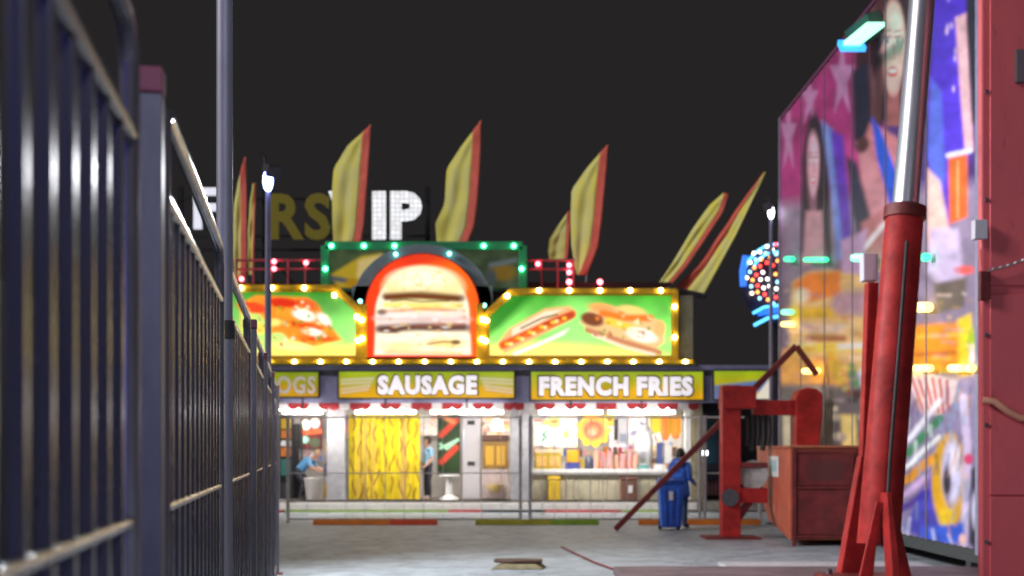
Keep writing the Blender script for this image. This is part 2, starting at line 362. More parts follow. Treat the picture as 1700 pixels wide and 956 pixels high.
def panel(pts, paint, frame_w, name='picture_panel'):
    """backlit picture with a yellow border round polygon pts (photo pixels)"""
    xs = [p[0] for p in pts]; ys = [p[1] for p in pts]
    case = part(name, MB().prism([P(x, y, Y0-0.002) for x, y in pts], (0, 0.35, 0)), yellow, st)
    c = Canvas(min(xs), min(ys), max(xs), max(ys), 1.3)
    paint(c); d = c.sd_poly(pts)
    c.mesh('picture', front(Y0-0.02), backlit, case, keep=d < -frame_w+1)
    fr = MB(); n = len(pts)
    for i in range(n):
        a = Vector(P(*pts[i], Y0-0.05)); b = Vector(P(*pts[(i+1) % n], Y0-0.05)); t = (b-a).normalized()
        fr.beam(a-t*0.03, b+t*0.03, frame_w*Y0/F, 0.12+0.004*i)
    part('border', fr, yellow, case, bevel=0.01)
    return case
def p_left(c):
    c.vgrad(480, (28, 120, 12), 575, (165, 250, 130)); c.noise(26, 0.2, 3)
    c.vgrad(560, (165, 245, 120), 598, (255, 225, 90), 0.0)
    c.poly([(400, 600), (400, 560), (600, 575), (600, 600)], (255, 228, 110), 18, 0.9)
    c.poly([(398, 505), (425, 490), (470, 492), (510, 494), (530, 510), (548, 540), (566, 562), (520, 575), (470, 560), (398, 565)], (235, 140, 40), 6)
    c.poly([(400, 520), (430, 520), (450, 545), (440, 580), (400, 580)], (190, 235, 120), 8)
    for x, y, rx, ry, a, col in ((420, 510, 26, 9, 10, (226, 70, 30)), (470, 502, 28, 8, 5, (205, 45, 18)), (512, 505, 18, 8, 20, (232, 95, 40)), (505, 540, 26, 5, 8, (235, 80, 22)), (532, 562, 30, 5, 4, (245, 90, 20)), (478, 520, 14, 7, 10, (250, 150, 40)),
                              (505, 523, 19, 9, 15, (255, 250, 232)), (520, 551, 16, 6, 10, (252, 245, 225)), (538, 530, 14, 7, 40, (255, 245, 225)), (455, 535, 12, 6, 0, (245, 225, 120)), (430, 545, 16, 9, 0, (255, 215, 90)), (487, 575, 30, 7, 5, (250, 235, 150)), (460, 560, 14, 8, 0, (200, 240, 130))):
        c.ell(x, y, rx, ry, col, a, 5)
    for k in range(60):
        x = 410+rng.random()*150; y = 498+rng.random()*75
        if y > 490+max(0, (x-520))*1.3: c.ell(x, y, 2+3*rng.random(), 1.5+2*rng.random(), [(190, 40, 15), (255, 240, 200), (90, 150, 40), (250, 170, 40)][k % 4], rng.random()*90, 2.5, 0.7)
def p_right(c):
    c.vgrad(485, (45, 150, 20), 560, (150, 245, 115)); c.noise(30, 0.2, 5)
    c.poly([(806, 520), (850, 484), (890, 484), (830, 545), (806, 560)], (25, 115, 15), 14, 0.9)
    c.ell(960, 545, 40, 45, (165, 255, 130), 0, 40, 0.8)
    c.poly([(800, 600), (805, 575), (900, 568), (1000, 575), (1120, 590), (1120, 610)], (255, 225, 120), 18, 0.95)
    # hot dog
    c.poly([(826, 570), (845, 545), (905, 512), (945, 508), (956, 516), (950, 530), (880, 566), (838, 586)], (236, 175, 115), 5)
    c.poly([(850, 546), (905, 517), (935, 513), (880, 545), (850, 560)], (245, 222, 190), 4)
    c.line([(835, 573), (870, 556), (915, 537), (950, 522)], 13, (224, 80, 15), 5)
    c.line([(905, 540), (948, 523)], 11, (180, 60, 25), 4, 0.9)
    c.line([(865, 545), (900, 528), (925, 522)], 3.5, (95, 85, 60), 3, 0.9)
    c.poly([(850, 586), (900, 566), (945, 545), (935, 556), (890, 576), (855, 590)], (252, 246, 238), 4)
    for k in range(16):
        t = k/15; c.ell(842+t*95, 571-t*42+3*math.sin(k*1.9), 4, 3, [(250, 190, 40), (255, 225, 140), (235, 110, 20)][k % 3], 0, 2.5)
    # sandwich
    c.poly([(962, 535), (975, 516), (1000, 505), (1035, 512), (1070, 520), (1100, 535), (1104, 568), (1090, 580), (1030, 572), (985, 555)], (232, 190, 130), 5)
    c.ell(983, 530, 20, 11, (120, 62, 30), 15, 5); c.ell(1000, 512, 22, 8, (245, 160, 90), 10, 6); c.ell(1050, 515, 22, 7, (242, 205, 120), 12, 5)
    c.line([(1000, 520), (1040, 528), (1080, 528)], 11, (236, 120, 30), 5); c.line([(1010, 533), (1050, 545)], 12, (235, 200, 60), 5)
    c.ell(1065, 556, 26, 11, (250, 245, 225), 15, 5); c.ell(1095, 545, 10, 13, (245, 180, 110), 0, 5)
    c.line([(975, 548), (1030, 566), (1095, 585)], 9, (196, 128, 88), 4); c.line([(985, 556), (1040, 577), (1085, 588)], 5, (250, 215, 190), 3)
    for k in range(26):
        x = 985+rng.random()*100; y = 518+rng.random()*45; c.ell(x, y, 2+4*rng.random(), 1.5+2*rng.random(), [(160, 70, 30), (255, 235, 170), (110, 140, 40), (240, 130, 40)][k % 4], rng.random()*60, 2.5, 0.7)
pl = panel([(340, 477), (558, 477), (598, 514), (598, 598), (340, 598)], p_left, 8)
pr = panel([(805, 598), (805, 522), (848, 483), (1122, 483), (1122, 598)], p_right, 8)
for x, y in ((400, 478), (452, 478), (505, 478), (555, 490), (592, 526), (594, 565)): bulb(x, y, Y0-0.16, bulb_y, pl)
for x, y in ((842, 491), (895, 482), (945, 482), (996, 482), (1046, 482), (1097, 482), (1120, 509), (1120, 560), (808, 532), (806, 566)): bulb(x, y, Y0-0.16, bulb_y, pr)
part('return_panel', MB().box((X_(1128), Y0-0.02, Z_(605)), (X_(1150), Y0+1.6, Z_(490))), mat('greenish_grey_paint', (0.36, 0.38, 0.30), 0.5, grime=0.3), st)
# bulb rail under the pictures
lg = part('bulb_rail', MB().box((X_(340), Y0-0.2, Z_(606)), (X_(1150), Y0-0.11, Z_(597.5))), yellow, st, bevel=0.01)
for i in range(18): bulb(402+i*43.3, 601, Y0-0.24, bulb_y, lg)
# burger arch
def arch(cx, w_, top, bot, n=26, rise=None):
    r = w_/2; ry = rise or r
    return [(cx-r, bot)] + [(cx-r*math.cos(math.pi*k/n), top+ry-ry*math.sin(math.pi*k/n)) for k in range(n+1)] + [(cx+r, bot)]
ao = arch(701, 190, 420, 594, rise=88); am = arch(701, 232, 405, 475, rise=100)
part('arch_surround', MB().prism([P(x, y, Y0+0.12) for x, y in am], (0, 0.25, 0)), mat('blue_grey_paint', (0.30, 0.42, 0.47), 0.5, grime=0.2), st, bevel=0.02)
ac = part('burger_sign', MB().prism([P(x, y, Y0-0.06) for x, y in ao], (0, 0.17, 0)), mat('red_sign_case', (0.5, 0.05, 0.02), 0.4), st)
c = Canvas(604, 418, 798, 596, 1.3, (240, 62, 18))
c.poly([(700, 418), (800, 418), (800, 600), (740, 600)], (255, 105, 8), 40, 0.8); c.ell(700, 425, 50, 14, (205, 45, 22), 0, 14, 0.8)
ai = [(x, y) for x, y in arch(701, 156, 442, 592, rise=80)]; ai[0] = (623, 588); ai[-1] = (779, 588)
c.poly(ai, (255, 243, 210), 5)
# stacked burger, generic
c.ell(703, 478, 66, 36, (248, 226, 160), 0, 10); c.ell(700, 462, 45, 16, (255, 246, 218), 0, 14, 0.9)
for k in range(40): c.ell(650+rng.random()*105, 450+rng.random()*32, 2.5, 1.6, (232, 205, 130), rng.random()*90, 2, 0.8)
c.line([(642, 494), (680, 491), (720, 493), (760, 496)], 8, (120, 58, 12), 5); c.line([(650, 500), (670, 497), (700, 501), (745, 499)], 3, (60, 80, 10), 3, 0.8)
c.line([(640, 506), (700, 508), (765, 507)], 8, (250, 226, 120), 5); c.line([(630, 518), (700, 513), (770, 516)], 5, (225, 130, 70), 6, 0.9)
c.poly([(628, 518), (775, 520), (778, 545), (626, 545)], (236, 214, 205), 8); c.ell(660, 528, 30, 7, (255, 240, 232), 0, 8); c.ell(740, 530, 30, 6, (255, 228, 220), 0, 8)
c.ell(634, 518, 8, 5, (70, 60, 50), 0, 5, 0.8)
c.line([(632, 546), (690, 543), (735, 545), (770, 543)], 8, (110, 66, 50), 6); c.ell(648, 548, 16, 5, (55, 42, 38), 0, 4); c.line([(690, 541), (770, 537)], 4, (220, 140, 110), 4)
c.poly([(626, 556), (700, 553), (780, 556), (782, 588), (622, 588)], (250, 240, 214), 6); c.ell(740, 570, 30, 8, (250, 224, 140), 0, 8); c.ell(665, 575, 30, 7, (245, 228, 160), 0, 8)
c.line([(712, 571), (735, 567), (760, 568)], 3, (150, 100, 40), 3, 0.9); c.ell(757, 568, 8, 4, (110, 80, 30), 0, 3, 0.9)
c.line([(640, 492), (700, 489), (766, 495)], 12, (105, 55, 15), 7, 0.85); c.line([(628, 546), (700, 542), (776, 544)], 13, (95, 58, 48), 8, 0.8); c.line([(626, 529), (776, 531)], 6, (190, 150, 140), 7, 0.6); c.line([(640, 584), (765, 586)], 5, (225, 190, 110), 6, 0.8)
for k in range(70):
    x = 632+rng.random()*140; y = 505+rng.random()*78; c.ell(x, y, 2+5*rng.random(), 1.2+1.6*rng.random(), [(255, 252, 245), (225, 180, 120), (240, 220, 150), (190, 130, 90)][k % 4], 0, 2.5, 0.5)
c.mesh('picture', front(Y0-0.08), paint_mat('burger_print', 0.25, 1.2, 0.35), ac, keep=c.sd_poly(ao) < -1)
for s in (604, 797):
    part('arch_post', MB().box((X_(s-6), Y0-0.14, Z_(597)), (X_(s+6), Y0-0.07, Z_(505))), yellow, st)
for x, y in ((600, 531), (601, 562), (801, 530), (800, 563)): bulb(x, y, Y0-0.2, bulb_y, ac)
for x, y in ((657, 422), (746, 421), (804, 507), (598, 500)): bulb(x, y, Y0+0.02, mat('cyan_bulb', (0.3, 0.9, 0.9), 0.3, emit=(0.25, 0.95, 0.85), es=6), ac, 0.055)
# green framed header behind the arch
hd = part('header_panel', MB().box((X_(540), Y0+0.4, Z_(480)), (X_(868), Y0+0.6, Z_(408))), mat('dark_green_paint', (0.06, 0.20, 0.10), 0.5, grime=0.3), st)
fr = MB()
for a, b in (((540, 408), (868, 408)), ((540, 408), (540, 478)), ((868, 408), (868, 478))): fr.beam(P(*a, Y0+0.36), P(*b, Y0+0.36), 0.22, 0.1)
part('border', fr, mat('green_paint', (0.05, 0.42, 0.18), 0.45), hd, bevel=0.01)
c = Canvas(546, 414, 862, 478, 1.6, (70, 85, 55)); c.noise(20, 0.4, 8)
c.poly([(550, 455), (575, 440), (600, 425), (634, 420), (615, 450), (598, 478), (560, 478)], (200, 168, 40), 6); c.poly([(595, 432), (634, 422), (612, 452), (600, 470), (592, 458)], (228, 200, 130), 6)
c.line([(552, 462), (575, 466), (600, 480)], 8, (85, 95, 110), 6); c.ell(585, 470, 12, 8, (190, 140, 10), 0, 5)
c.ell(835, 452, 22, 14, (125, 98, 20), 0, 8); c.line([(815, 440), (855, 432)], 8, (100, 110, 110), 6); c.ell(815, 460, 9, 12, (70, 80, 80), 0, 5)
c.mesh('picture', front(Y0+0.39), backlit_dim, hd)
for x in (550, 604, 655, 803, 853): bulb(x, 408, Y0+0.28, bulb_g, hd)
bulb(866, 446, Y0+0.28, bulb_g, hd); bulb(540, 446, Y0+0.28, bulb_g, hd)
# roof railings with red bulbs
for x0, x1 in ((392, 536), (872, 952)):
    rl = MB()
    for y in (432, 447): rl.tube([P(x0, y, Y0+0.7), P(x1, y, Y0+0.7)], 0.035, 8)
    n = int((x1-x0)/26)
    for k in range(n+1):
        x = x0+(x1-x0)*k/n; rl.tube([P(x, 430, Y0+0.7), P(x, 490, Y0+0.7)], 0.03, 8)
    rail = part('roof_railing', rl, mat('pink_red_paint', (0.45, 0.10, 0.14), 0.5), st)
    for x, y in [(455, 434), (455, 446), (508, 436), (401, 463)] if x0 < 500 else [(893, 438), (945, 440), (945, 452)]: bulb(x, y, Y0+0.6, bulb_r, rail, 0.065)
part('roof_plinth', MB().box((X_(392), Y0+0.72, Z_(598)), (X_(1120), Y0+1.2, Z_(462))), mat('maroon_panel', (0.05, 0.012, 0.014), 0.6), st)
rl = MB()
for k, x in enumerate((945, 996)): rl.tube([P(x, 484, Y0+0.5), P(x, 462, Y0+0.5)], 0.03, 8)
pst = part('lamp_stem', rl, red, st)
for x in (945, 996): bulb(x, 468, Y0+0.4, bulb_r, pst, 0.075)
# valance and light tubes
va = MB(); vw = MB(); n = 44
for k in range(n):
    x0 = X_(410, 31.7)+k*(X_(1160, 31.7)-X_(410, 31.7))/n; x1 = X_(410, 31.7)+(k+1)*(X_(1160, 31.7)-X_(410, 31.7))/n; xm = (x0+x1)/2; zt = Z_(669, 31.7)
    pts = [(x0, 31.7, zt), (x1, 31.7, zt), (x1, 31.7, zt-0.10)] + [(xm+(x1-x0)/2*math.cos(math.pi*q/6), 31.7, zt-0.10-0.09*math.sin(math.pi*q/6)) for q in range(1, 6)] + [(x0, 31.7, zt-0.10)]
    (va if k % 3 else vw).prism(pts, (0, 0.015+0.001*(k % 2), 0))
part('valance', va, mat('red_canvas', (0.42, 0.03, 0.04), 0.7), st); part('valance', vw, mat('white_canvas', (0.75, 0.70, 0.70), 0.7), st)
for x0, x1 in ((470, 535), (590, 690), (715, 835), (895, 1000), (1010, 1120)):
    tb = part('light_tube', MB().tube([P(x0, 684, 31.3), P(x1, 684, 31.3)], 0.045, 8), tube_w, st); part('tube_arm', MB().beam(P((x0+x1)/2, 678, 31.3), P((x0+x1)/2, 664, 31.62), 0.04, 0.04), dkgrey, tb)
    ld = bpy.data.lights.new('stand_light', 'AREA'); ld.shape = 'RECTANGLE'; ld.size = 1.6; ld.size_y = 0.2; ld.energy = 68; ld.color = (1, 0.96, 0.91)
    lo = bpy.data.objects.new('stand_light', ld); COL.objects.link(lo); lo.parent = tb; lo.location = P((x0+x1)/2, 687, 31.22)-org(tb)
    lo.rotation_euler = Vector((0, 0.55, -0.83)).to_track_quat('-Z', 'Y').to_euler()
for px in (500, 640, 780, 940, 1070):  # inner tube row added to brighten the back wall
    tb = part('light_tube', MB().tube([P(px-40, 679, 33.9), P(px+40, 679, 33.9)], 0.04, 8), tube_w, st)
    ld = bpy.data.lights.new('back_wall_fill', 'AREA'); ld.shape = 'RECTANGLE'; ld.size = 1.4; ld.size_y = 0.2; ld.energy = 24; ld.color = (1, 0.95, 0.88)
    lo = bpy.data.objects.new('back_wall_fill', ld); COL.objects.link(lo); lo.parent = tb; lo.location = P(px, 682, 33.9)-org(tb)
for a, b in ((543, 573), (848, 862), (866, 882)):
    part('pillar', MB().box((X_(a), 31.96, 0.29), (X_(b), 32.2, 2.98)), grey, st, bevel=0.02)
part('pillar', MB().box((X_(1136), 31.97, 0.29), (X_(1147), 32.15, 2.98)), white, st, bevel=0.02)
part('pillar', MB().box((X_(1150), 31.97, 0.29), (X_(1166), 32.15, 2.98)), mat('tan_post', (0.30, 0.26, 0.17), 0.6, grime=0.3), st, bevel=0.02)
# counter on the right half
part('counter', MB().box((X_(884), 32.2, Z_(788)), (X_(1134), 33.0, Z_(779))), white, st, bevel=0.015)
wn = MB(); n = 18
for k in range(n):
    x0 = X_(884)+k*(X_(1134)-X_(884))/n; wn.box((x0+0.006, 32.3+0.004*(k % 2), 0.29), (x0+(X_(1134)-X_(884))/n-0.006, 32.4, Z_(788)))
part('counter_front', wn, mat('beige_boards', (0.52, 0.47, 0.33), 0.55, grime=0.25, gscale=5), st, bevel=0.005)
part('end_wall', MB().box((5.2, 33.4, 0.29), (XR-0.1, 33.5, 3.0)), mat('dark_end_wall', (0.05, 0.045, 0.05), 0.6, grime=0.3), st)

# ------------------------------------------------------------------ things inside the stand
def box_px(px0, px1, py0, py1, Y, d): return MB().box((X_(px0, Y), Y, Z_(py1, Y)), (X_(px1, Y), Y+d, Z_(py0, Y)))
def bx(mb, px0, px1, py0, py1, Y, d): mb.box((X_(px0, Y), Y, Z_(py1, Y)), (X_(px1, Y), Y+d, Z_(py0, Y))); return mb
# curtain: yellow cloth with a woven zigzag pattern
c = Canvas(579, 688, 697, 829, 1.0, (245, 215, 20)); c.noise(16, 0.18, 31)
for x in (596, 606, 618, 668, 672): c.line([(x, 700+8*(x % 3)), (x+1, 760), (x-1, 826)], 7, (226, 176, 98), 5, 0.55)
for k in range(9):
    x = 586+k*13; pts_ = [(x+2.6*math.sin(q*0.9+k*2.1)+2.4*math.sin(q*0.37+k), 690+q*6) for q in range(24)]
    for q in range(23):
        if (q*7+k*5) % 6 < 4: c.line(pts_[q:q+2], 2.8, (138, 100, 18) if k % 3 else (140, 84, 62), 2.2, 0.85)
def cmap(x, y):
    t = (x-579)/118.0; j = (y-688)/10.0; Y = 32.5+0.028*np.sin(t*50+0.8*np.sin(j*0.35))+0.012*np.sin(t*117+j*0.2)
    return ((x-850)*32.5/F, Y, 1.6-(y-750)*32.5/F)
ct = c.mesh('curtain', cmap, paint_mat('yellow_curtain_cloth', 0.75, 0.0, 0.75)); ct.data.shade_smooth(); g_ = P(638, 829, 32.5); ct.data.transform(Matrix.Translation(-g_)); ct.location = g_
tag(ct, 'bright yellow curtain with zigzag lines between the grey post and the standing cook', 'curtain')
sl = ct.modifiers.new('thick', 'SOLIDIFY'); sl.thickness = 0.01
# left of the pillar: orange stack, dark cabinet, menu sign, shelf of bottles
t = thing('drink_rack', 'tall rack of orange and red drink bins at the left end of the stand', 'rack', P(472, 828, 33.2))
part('frame', bx(MB(), 464, 486, 690, 828, 33.45, 0.3), dkgrey, t)
for k, (y0, y1, m) in enumerate(((695, 712, yellow), (714, 728, orange), (731, 741, white), (743, 758, orange), (762, 790, mat('teal_bin', (0.03, 0.16, 0.14), 0.5)))): part('bin', bx(MB(), 466, 481, y0, y1, 33.2, 0.24), m, t, bevel=0.02)
t = thing('cabinet', 'narrow black cabinet beside the orange drink rack', 'cabinet', P(491, 828, 33.5)); part('body', bx(MB(), 487, 499, 703, 828, 33.5, 0.4), mat('black_cabinet', (0.02, 0.018, 0.02), 0.4), t, bevel=0.01); part('handle', bx(MB(), 497, 498, 745, 765, 33.46, 0.035), chrome, t)
c = Canvas(500, 692, 534, 745, 1.5, (90, 30, 25)); c.ell(508, 705, 7, 9, (210, 240, 225)); c.line([(502, 718), (532, 716)], 7, (226, 85, 40)); c.ell(507, 730, 6, 6, (150, 215, 190)); c.ell(523, 702, 8, 9, (205, 190, 180)); c.ell(523, 735, 9, 8, (70, 80, 60))
ms = thing('menu_board', 'dark red menu board with orange and mint pictures above the bending cook', 'menu board', P(517, 745, 34.6)); part('backing', bx(MB(), 499, 535, 691, 746, 34.6, 0.04), dkgrey, ms); c.mesh('picture', front(34.596), print_m, ms)
sh = thing('bottle_shelf', 'slim shelf of sauce bottles against the grey post', 'shelf', P(545, 828, 32.6))
s_ = MB()
for y in (752, 790, 826): bx(s_, 537, 551, y, y+1.5, 32.6, 0.22)
for x in (537, 550.4): bx(s_, x, x+0.6, 728, 828, 32.6, 0.22)
part('shelf_board', s_, grey, sh)
for x, y, h, m in ((540, 752, 20, mat('tan_sauce', (0.5, 0.33, 0.16), 0.4)), (546, 752, 17, dkgrey), (541, 790, 22, mat('navy_sauce', (0.03, 0.03, 0.12), 0.4)), (546.5, 790, 18, mat('ketchup', (0.6, 0.03, 0.05), 0.35)), (541, 826, 26, mat('mustard', (0.75, 0.42, 0.03), 0.35)), (547, 826, 20, yellow)):
    b = P(x, y, 32.7); hh = h*32.7/F; tag(part('sauce_bottle', MB().lathe(b, [(0.05, 0), (0.055, 0.02), (0.055, hh*0.6), (0.03, hh*0.78), (0.015, hh)], 10), m, None, smooth=True),
        {'tan_sauce': 'tan bottle on the top shelf board', 'dark_grey_metal': 'dark grey bottle on the top shelf board', 'navy_sauce': 'navy bottle on the middle shelf board', 'ketchup': 'red ketchup bottle on the middle shelf board', 'mustard': 'tall mustard yellow bottle on the lowest shelf board', 'yellow_paint': 'short bright yellow bottle on the lowest shelf board'}[m.name], 'bottle', 'sauce bottles on the slim shelf')
c = Canvas(563, 688, 579, 726, 1.5, (190, 150, 190)); c.ell(572, 712, 6, 9, (225, 150, 130)); c.line([(565, 694), (577, 694)], 4, (150, 110, 160))
pp = thing('poster', 'small pink poster left of the yellow curtain', 'poster', P(571, 726, 32.8)); part('backing', bx(MB(), 562, 580, 687, 727, 32.8, 0.03), white, pp); c.mesh('picture', front(32.796), print_m, pp)
ws = single('wall_panel', bx(MB(), 560, 579, 727, 828, 33.0, 0.1), mat('pale_blue_panel', (0.40, 0.46, 0.52), 0.5, grime=0.3, gscale=6), 'pale blue grey board standing left of the yellow curtain', 'board', bevel=0.01)
bk = single('bucket', MB().lathe(P(521, 830, 32.5), [(0.17, 0), (0.2, 0.05), (0.25, 0.55), (0.265, 0.57), (0.265, 0.6), (0.23, 0.59), (0.2, 0.3)], 18), mat('white_bucket', (0.76, 0.72, 0.68), 0.45), 'white bucket on the floor in front of the bending cook', 'bucket', smooth=True)
# dark green poster with hot dog stripes
c = Canvas(727, 688, 763, 787, 1.4, (28, 52, 14)); c.noise(14, 0.4, 4)
for y in (712, 757): c.line([(733, y+10), (757, y-14)], 9, (214, 62, 36), 4)
for y in (738,): c.line([(731, y+6), (760, y-8)], 4, (190, 235, 205), 3); 
c.line([(731, 737), (742, 745), (760, 730)], 4, (170, 230, 190), 3); c.line([(735, 690), (752, 700)], 8, (225, 140, 90), 5)
hp = thing('hot_dog_poster', 'tall dark green poster with red diagonal sausages beside the standing cook', 'poster', P(745, 787, 33.6)); part('backing', bx(MB(), 726, 764, 687, 788, 33.6, 0.05), dkgrey, hp); c.mesh('picture', front(33.596), print_m, hp)
tb = thing('pedestal_table', 'small white table with flared foot under the green poster', 'table', P(746, 829, 32.7))
part('pedestal', MB().lathe(P(746, 829, 32.7), [(0.27, 0), (0.26, 0.03), (0.1, 0.12), (0.09, 0.55), (0.12, 0.62)], 18), white, tb, smooth=True); part('table_top', MB().lathe(P(746, 829, 32.7)+Vector((0, 0, 0.625)), [(0.26, 0), (0.27, 0.01), (0.27, 0.04), (0.26, 0.05)], 20), white, tb)
fg = thing('refrigerator', 'tall white refrigerator with dark vents behind the counter', 'refrigerator', P(782, 829, 33.6))
part('body', bx(MB(), 767, 797, 690, 829, 33.6, 0.7), mat('white_enamel', (0.75, 0.72, 0.74), 0.35), fg, bevel=0.02)
for y in (698, 766): part('vent', bx(MB(), 776, 788, y, y+7, 33.57, 0.02), dkgrey, fg)
part('handle', bx(MB(), 769, 771, 715, 750, 33.53, 0.04), chrome, fg)
pc = thing('food_warmer', 'brown and gold food warmer cabinet glowing on a pink stand', 'warmer', P(822, 828, 32.8))
part('cabinet', bx(MB(), 801, 843, 733, 778, 33.0, 0.6), mat('gold_brown_case', (0.42, 0.22, 0.04), 0.4, grime=0.4, gscale=5), pc, bevel=0.02); part('roof_cap', bx(MB(), 799, 845, 722, 732, 32.95, 0.7), mat('brown_cap', (0.12, 0.05, 0.03), 0.5), pc, bevel=0.02)
gl = MB(); bx(gl, 806, 820, 740, 772, 32.985, 0.012); bx(gl, 824, 838, 740, 772, 32.985, 0.012); part('window', gl, mat('amber_window', (0.5, 0.3, 0.05), 0.2, emit=(0.8, 0.4, 0.06), es=0.35), pc)
part('stand', bx(MB(), 799, 845, 779, 828, 33.0, 0.6), mat('pale_pink_stand', (0.62, 0.50, 0.48), 0.5, grime=0.25), pc, bevel=0.02)
single('bowl', MB().lathe(P(822, 817, 32.85), [(0.08, 0), (0.2, 0.1), (0.24, 0.22), (0.22, 0.22), (0.1, 0.05)], 16), mat('yellow_bowl', (0.75, 0.58, 0.22), 0.4), 'yellow bowl in front of the pink warmer stand', 'bowl', smooth=True)
hl = thing('hanging_lamp', 'white box lamp hanging above the food warmer', 'lamp', P(826, 688, 32.9)); part('shade', MB().lathe(P(826, 716, 32.9), [(0.2, 0), (0.19, 0.02), (0.13, 0.32), (0.03, 0.36)], 14), mat('lamp_shade_white', (0.8, 0.8, 0.8), 0.4, emit=(1, 0.97, 0.92), es=1.2), hl, smooth=True); part('cord', MB().tube([P(826, 694, 32.9), P(826, 672, 32.9)], 0.012, 6), dkgrey, hl)
# right half: signs and machines over the counter
def disc(name, label, cx, cy, r, Y, paint, lobes=0, cat='sign'):
    t = thing(name, label, cat, P(cx, cy+r, Y)); n = 72
    pts = [(cx+r*(1+(0.09*math.cos(lobes*2*math.pi*k/n) if lobes else 0))*math.cos(2*math.pi*k/n), cy+r*(1+(0.09*math.cos(lobes*2*math.pi*k/n) if lobes else 0))*math.sin(2*math.pi*k/n)) for k in range(n)]
    part('backing', MB().prism([P(x, y, Y) for x, y in pts], (0, 0.05, 0)), yellow, t)
    part('hanger', MB().tube([P(cx, cy-r*0.8, Y+0.03), P(cx, 672, Y+0.03)], 0.01, 6), dkgrey, t)
    c = Canvas(cx-r*1.12, cy-r*1.12, cx+r*1.12, cy+r*1.12, 1.2); paint(c); c.mesh('picture', front(Y-0.004), print_m, t, keep=c.sd_poly(pts) < 0.5); return t
def d1(c): c.ell(904, 722, 20, 20, (200, 245, 222)); c.ell(904, 722, 14, 14, (225, 250, 238), soft=5); c.line([(908, 714), (902, 722), (907, 725), (900, 732)], 3.5, (40, 110, 70))
disc('price_sign', 'round mint green sign hanging at the left of the window', 904, 722, 17, 33.0, d1)
def d2(c):
    c.ell(985, 714, 40, 40, (240, 180, 40)); c.ell(985, 714, 21, 20, (205, 120, 70), soft=8); c.ring(985, 714, 12, 11, 5, (160, 75, 50), 4); c.ring(985, 714, 19, 18, 3, (235, 150, 60), 4); c.ell(983, 718, 7, 6, (225, 150, 120), soft=4); c.poly([(1004, 690), (1016, 690), (1016, 712), (1006, 712)], (250, 230, 110), 3)
disc('flower_sign', 'orange flower shaped sign hanging in the middle of the window', 985, 714, 27, 32.9, d2, 9)
tri = thing('banner', 'orange and green three lobed banner hanging at the right of the window', 'banner', P(1104, 728, 32.9))
pts = [(1078, 690), (1130, 690), (1131, 715), (1127, 728), (1119, 729), (1114, 718), (1108, 731), (1100, 731), (1096, 716), (1088, 720), (1079, 712)]
part('backing', MB().prism([P(x, y, 32.9) for x, y in pts], (0, 0.04, 0)), yellow, tri); c = Canvas(1076, 688, 1133, 733, 1.2, (232, 150, 30)); c.poly([(1076, 688), (1097, 688), (1096, 735), (1076, 735)], (190, 175, 40), 4); c.line([(1104, 688), (1105, 732)], 12, (240, 120, 30), 6); c.line([(1113, 690), (1113, 730)], 4, (150, 130, 20), 4); c.line([(1078, 727), (1132, 726)], 5, (245, 110, 60), 5)
c.mesh('picture', front(32.896), print_m, tri, keep=c.sd_poly(pts) < 0.5)
fw = thing('fryer_display', 'yellow two part fryer display on the counter under the mint sign', 'display', P(910, 779, 32.6))
part('case', bx(MB(), 888, 932, 752, 779, 32.5, 0.4), mat('mustard_case', (0.60, 0.42, 0.03), 0.4, grime=0.35, gscale=8), fw, bevel=0.02)
for x in (891, 912): part('window', bx(MB(), x, x+17, 757, 774, 32.48, 0.016), mat('orange_print', (0.75, 0.30, 0.05), 0.4, grime=0.4, gscale=8, gcol=(0.75, 0.55, 0.2)), fw)
part('lid', bx(MB(), 886, 934, 745, 751.5, 32.48, 0.44), mat('cream_lid', (0.7, 0.55, 0.35), 0.4), fw, bevel=0.015)
ck = thing('snack_box', 'bright orange snack box on a blue base next to the fryer display', 'box', P(950, 779, 32.6)); part('base', bx(MB(), 939, 963, 768, 779, 32.5, 0.3), mat('navy_base', (0.05, 0.06, 0.25), 0.5), ck); part('box', bx(MB(), 941, 962, 747, 767.5, 32.52, 0.26), mat('bright_orange', (0.8, 0.36, 0.02), 0.4), ck, bevel=0.015)
single('dark_canister', MB().lathe(P(977, 779, 32.6), [(0.09, 0), (0.1, 0.02), (0.1, 0.3), (0.06, 0.34), (0.06, 0.38)], 14), mat('slate_tin', (0.06, 0.07, 0.11), 0.35), 'dark slate canister on the counter left of the pink cups', 'canister', smooth=True)
cup0 = None
for k, x in enumerate((990, 1001, 1012, 1023, 1034, 1045, 1055)):
    b = P(x, 779, 32.5+0.04*(k % 2)); hh = (0.52, 0.46, 0.5, 0.4, 0.44, 0.55, 0.42)[k]
    cs = single('cup_stack', MB().lathe(b, [(0.055, 0)] + [q for j in range(6) for q in ((0.075, hh*(j+0.5)/6), (0.068, hh*(j+0.55)/6))] + [(0.08, hh)], 12), mat('pink_cup' if k % 3 else 'salmon_cup', (0.72, 0.34, 0.33) if k % 3 else (0.75, 0.40, 0.28), 0.4),
       'stack of pink or salmon paper cups on the white counter', 'cup stack', 'pink cup stacks on the counter', base=b)
for x0, x1, y0, nm, lb in ((1026, 1044, 690, 'ice_machine', 'pale grey boxy machine hung behind the pink cups'), ):
    t = thing(nm, lb, 'machine', P(1035, 738, 33.3)); part('body', bx(MB(), x0, x1, y0, 738, 33.3, 0.4), mat('pale_grey_enamel', (0.58, 0.58, 0.63), 0.35), t, bevel=0.02); part('panel', bx(MB(), x0+3, x1-3, y0+30, y0+44, 33.28, 0.016), mat('slate_panel', (0.25, 0.28, 0.38), 0.4), t); part('chute', bx(MB(), x0-6, x0-1, y0+6, y0+40, 33.35, 0.2), dkgrey, t)
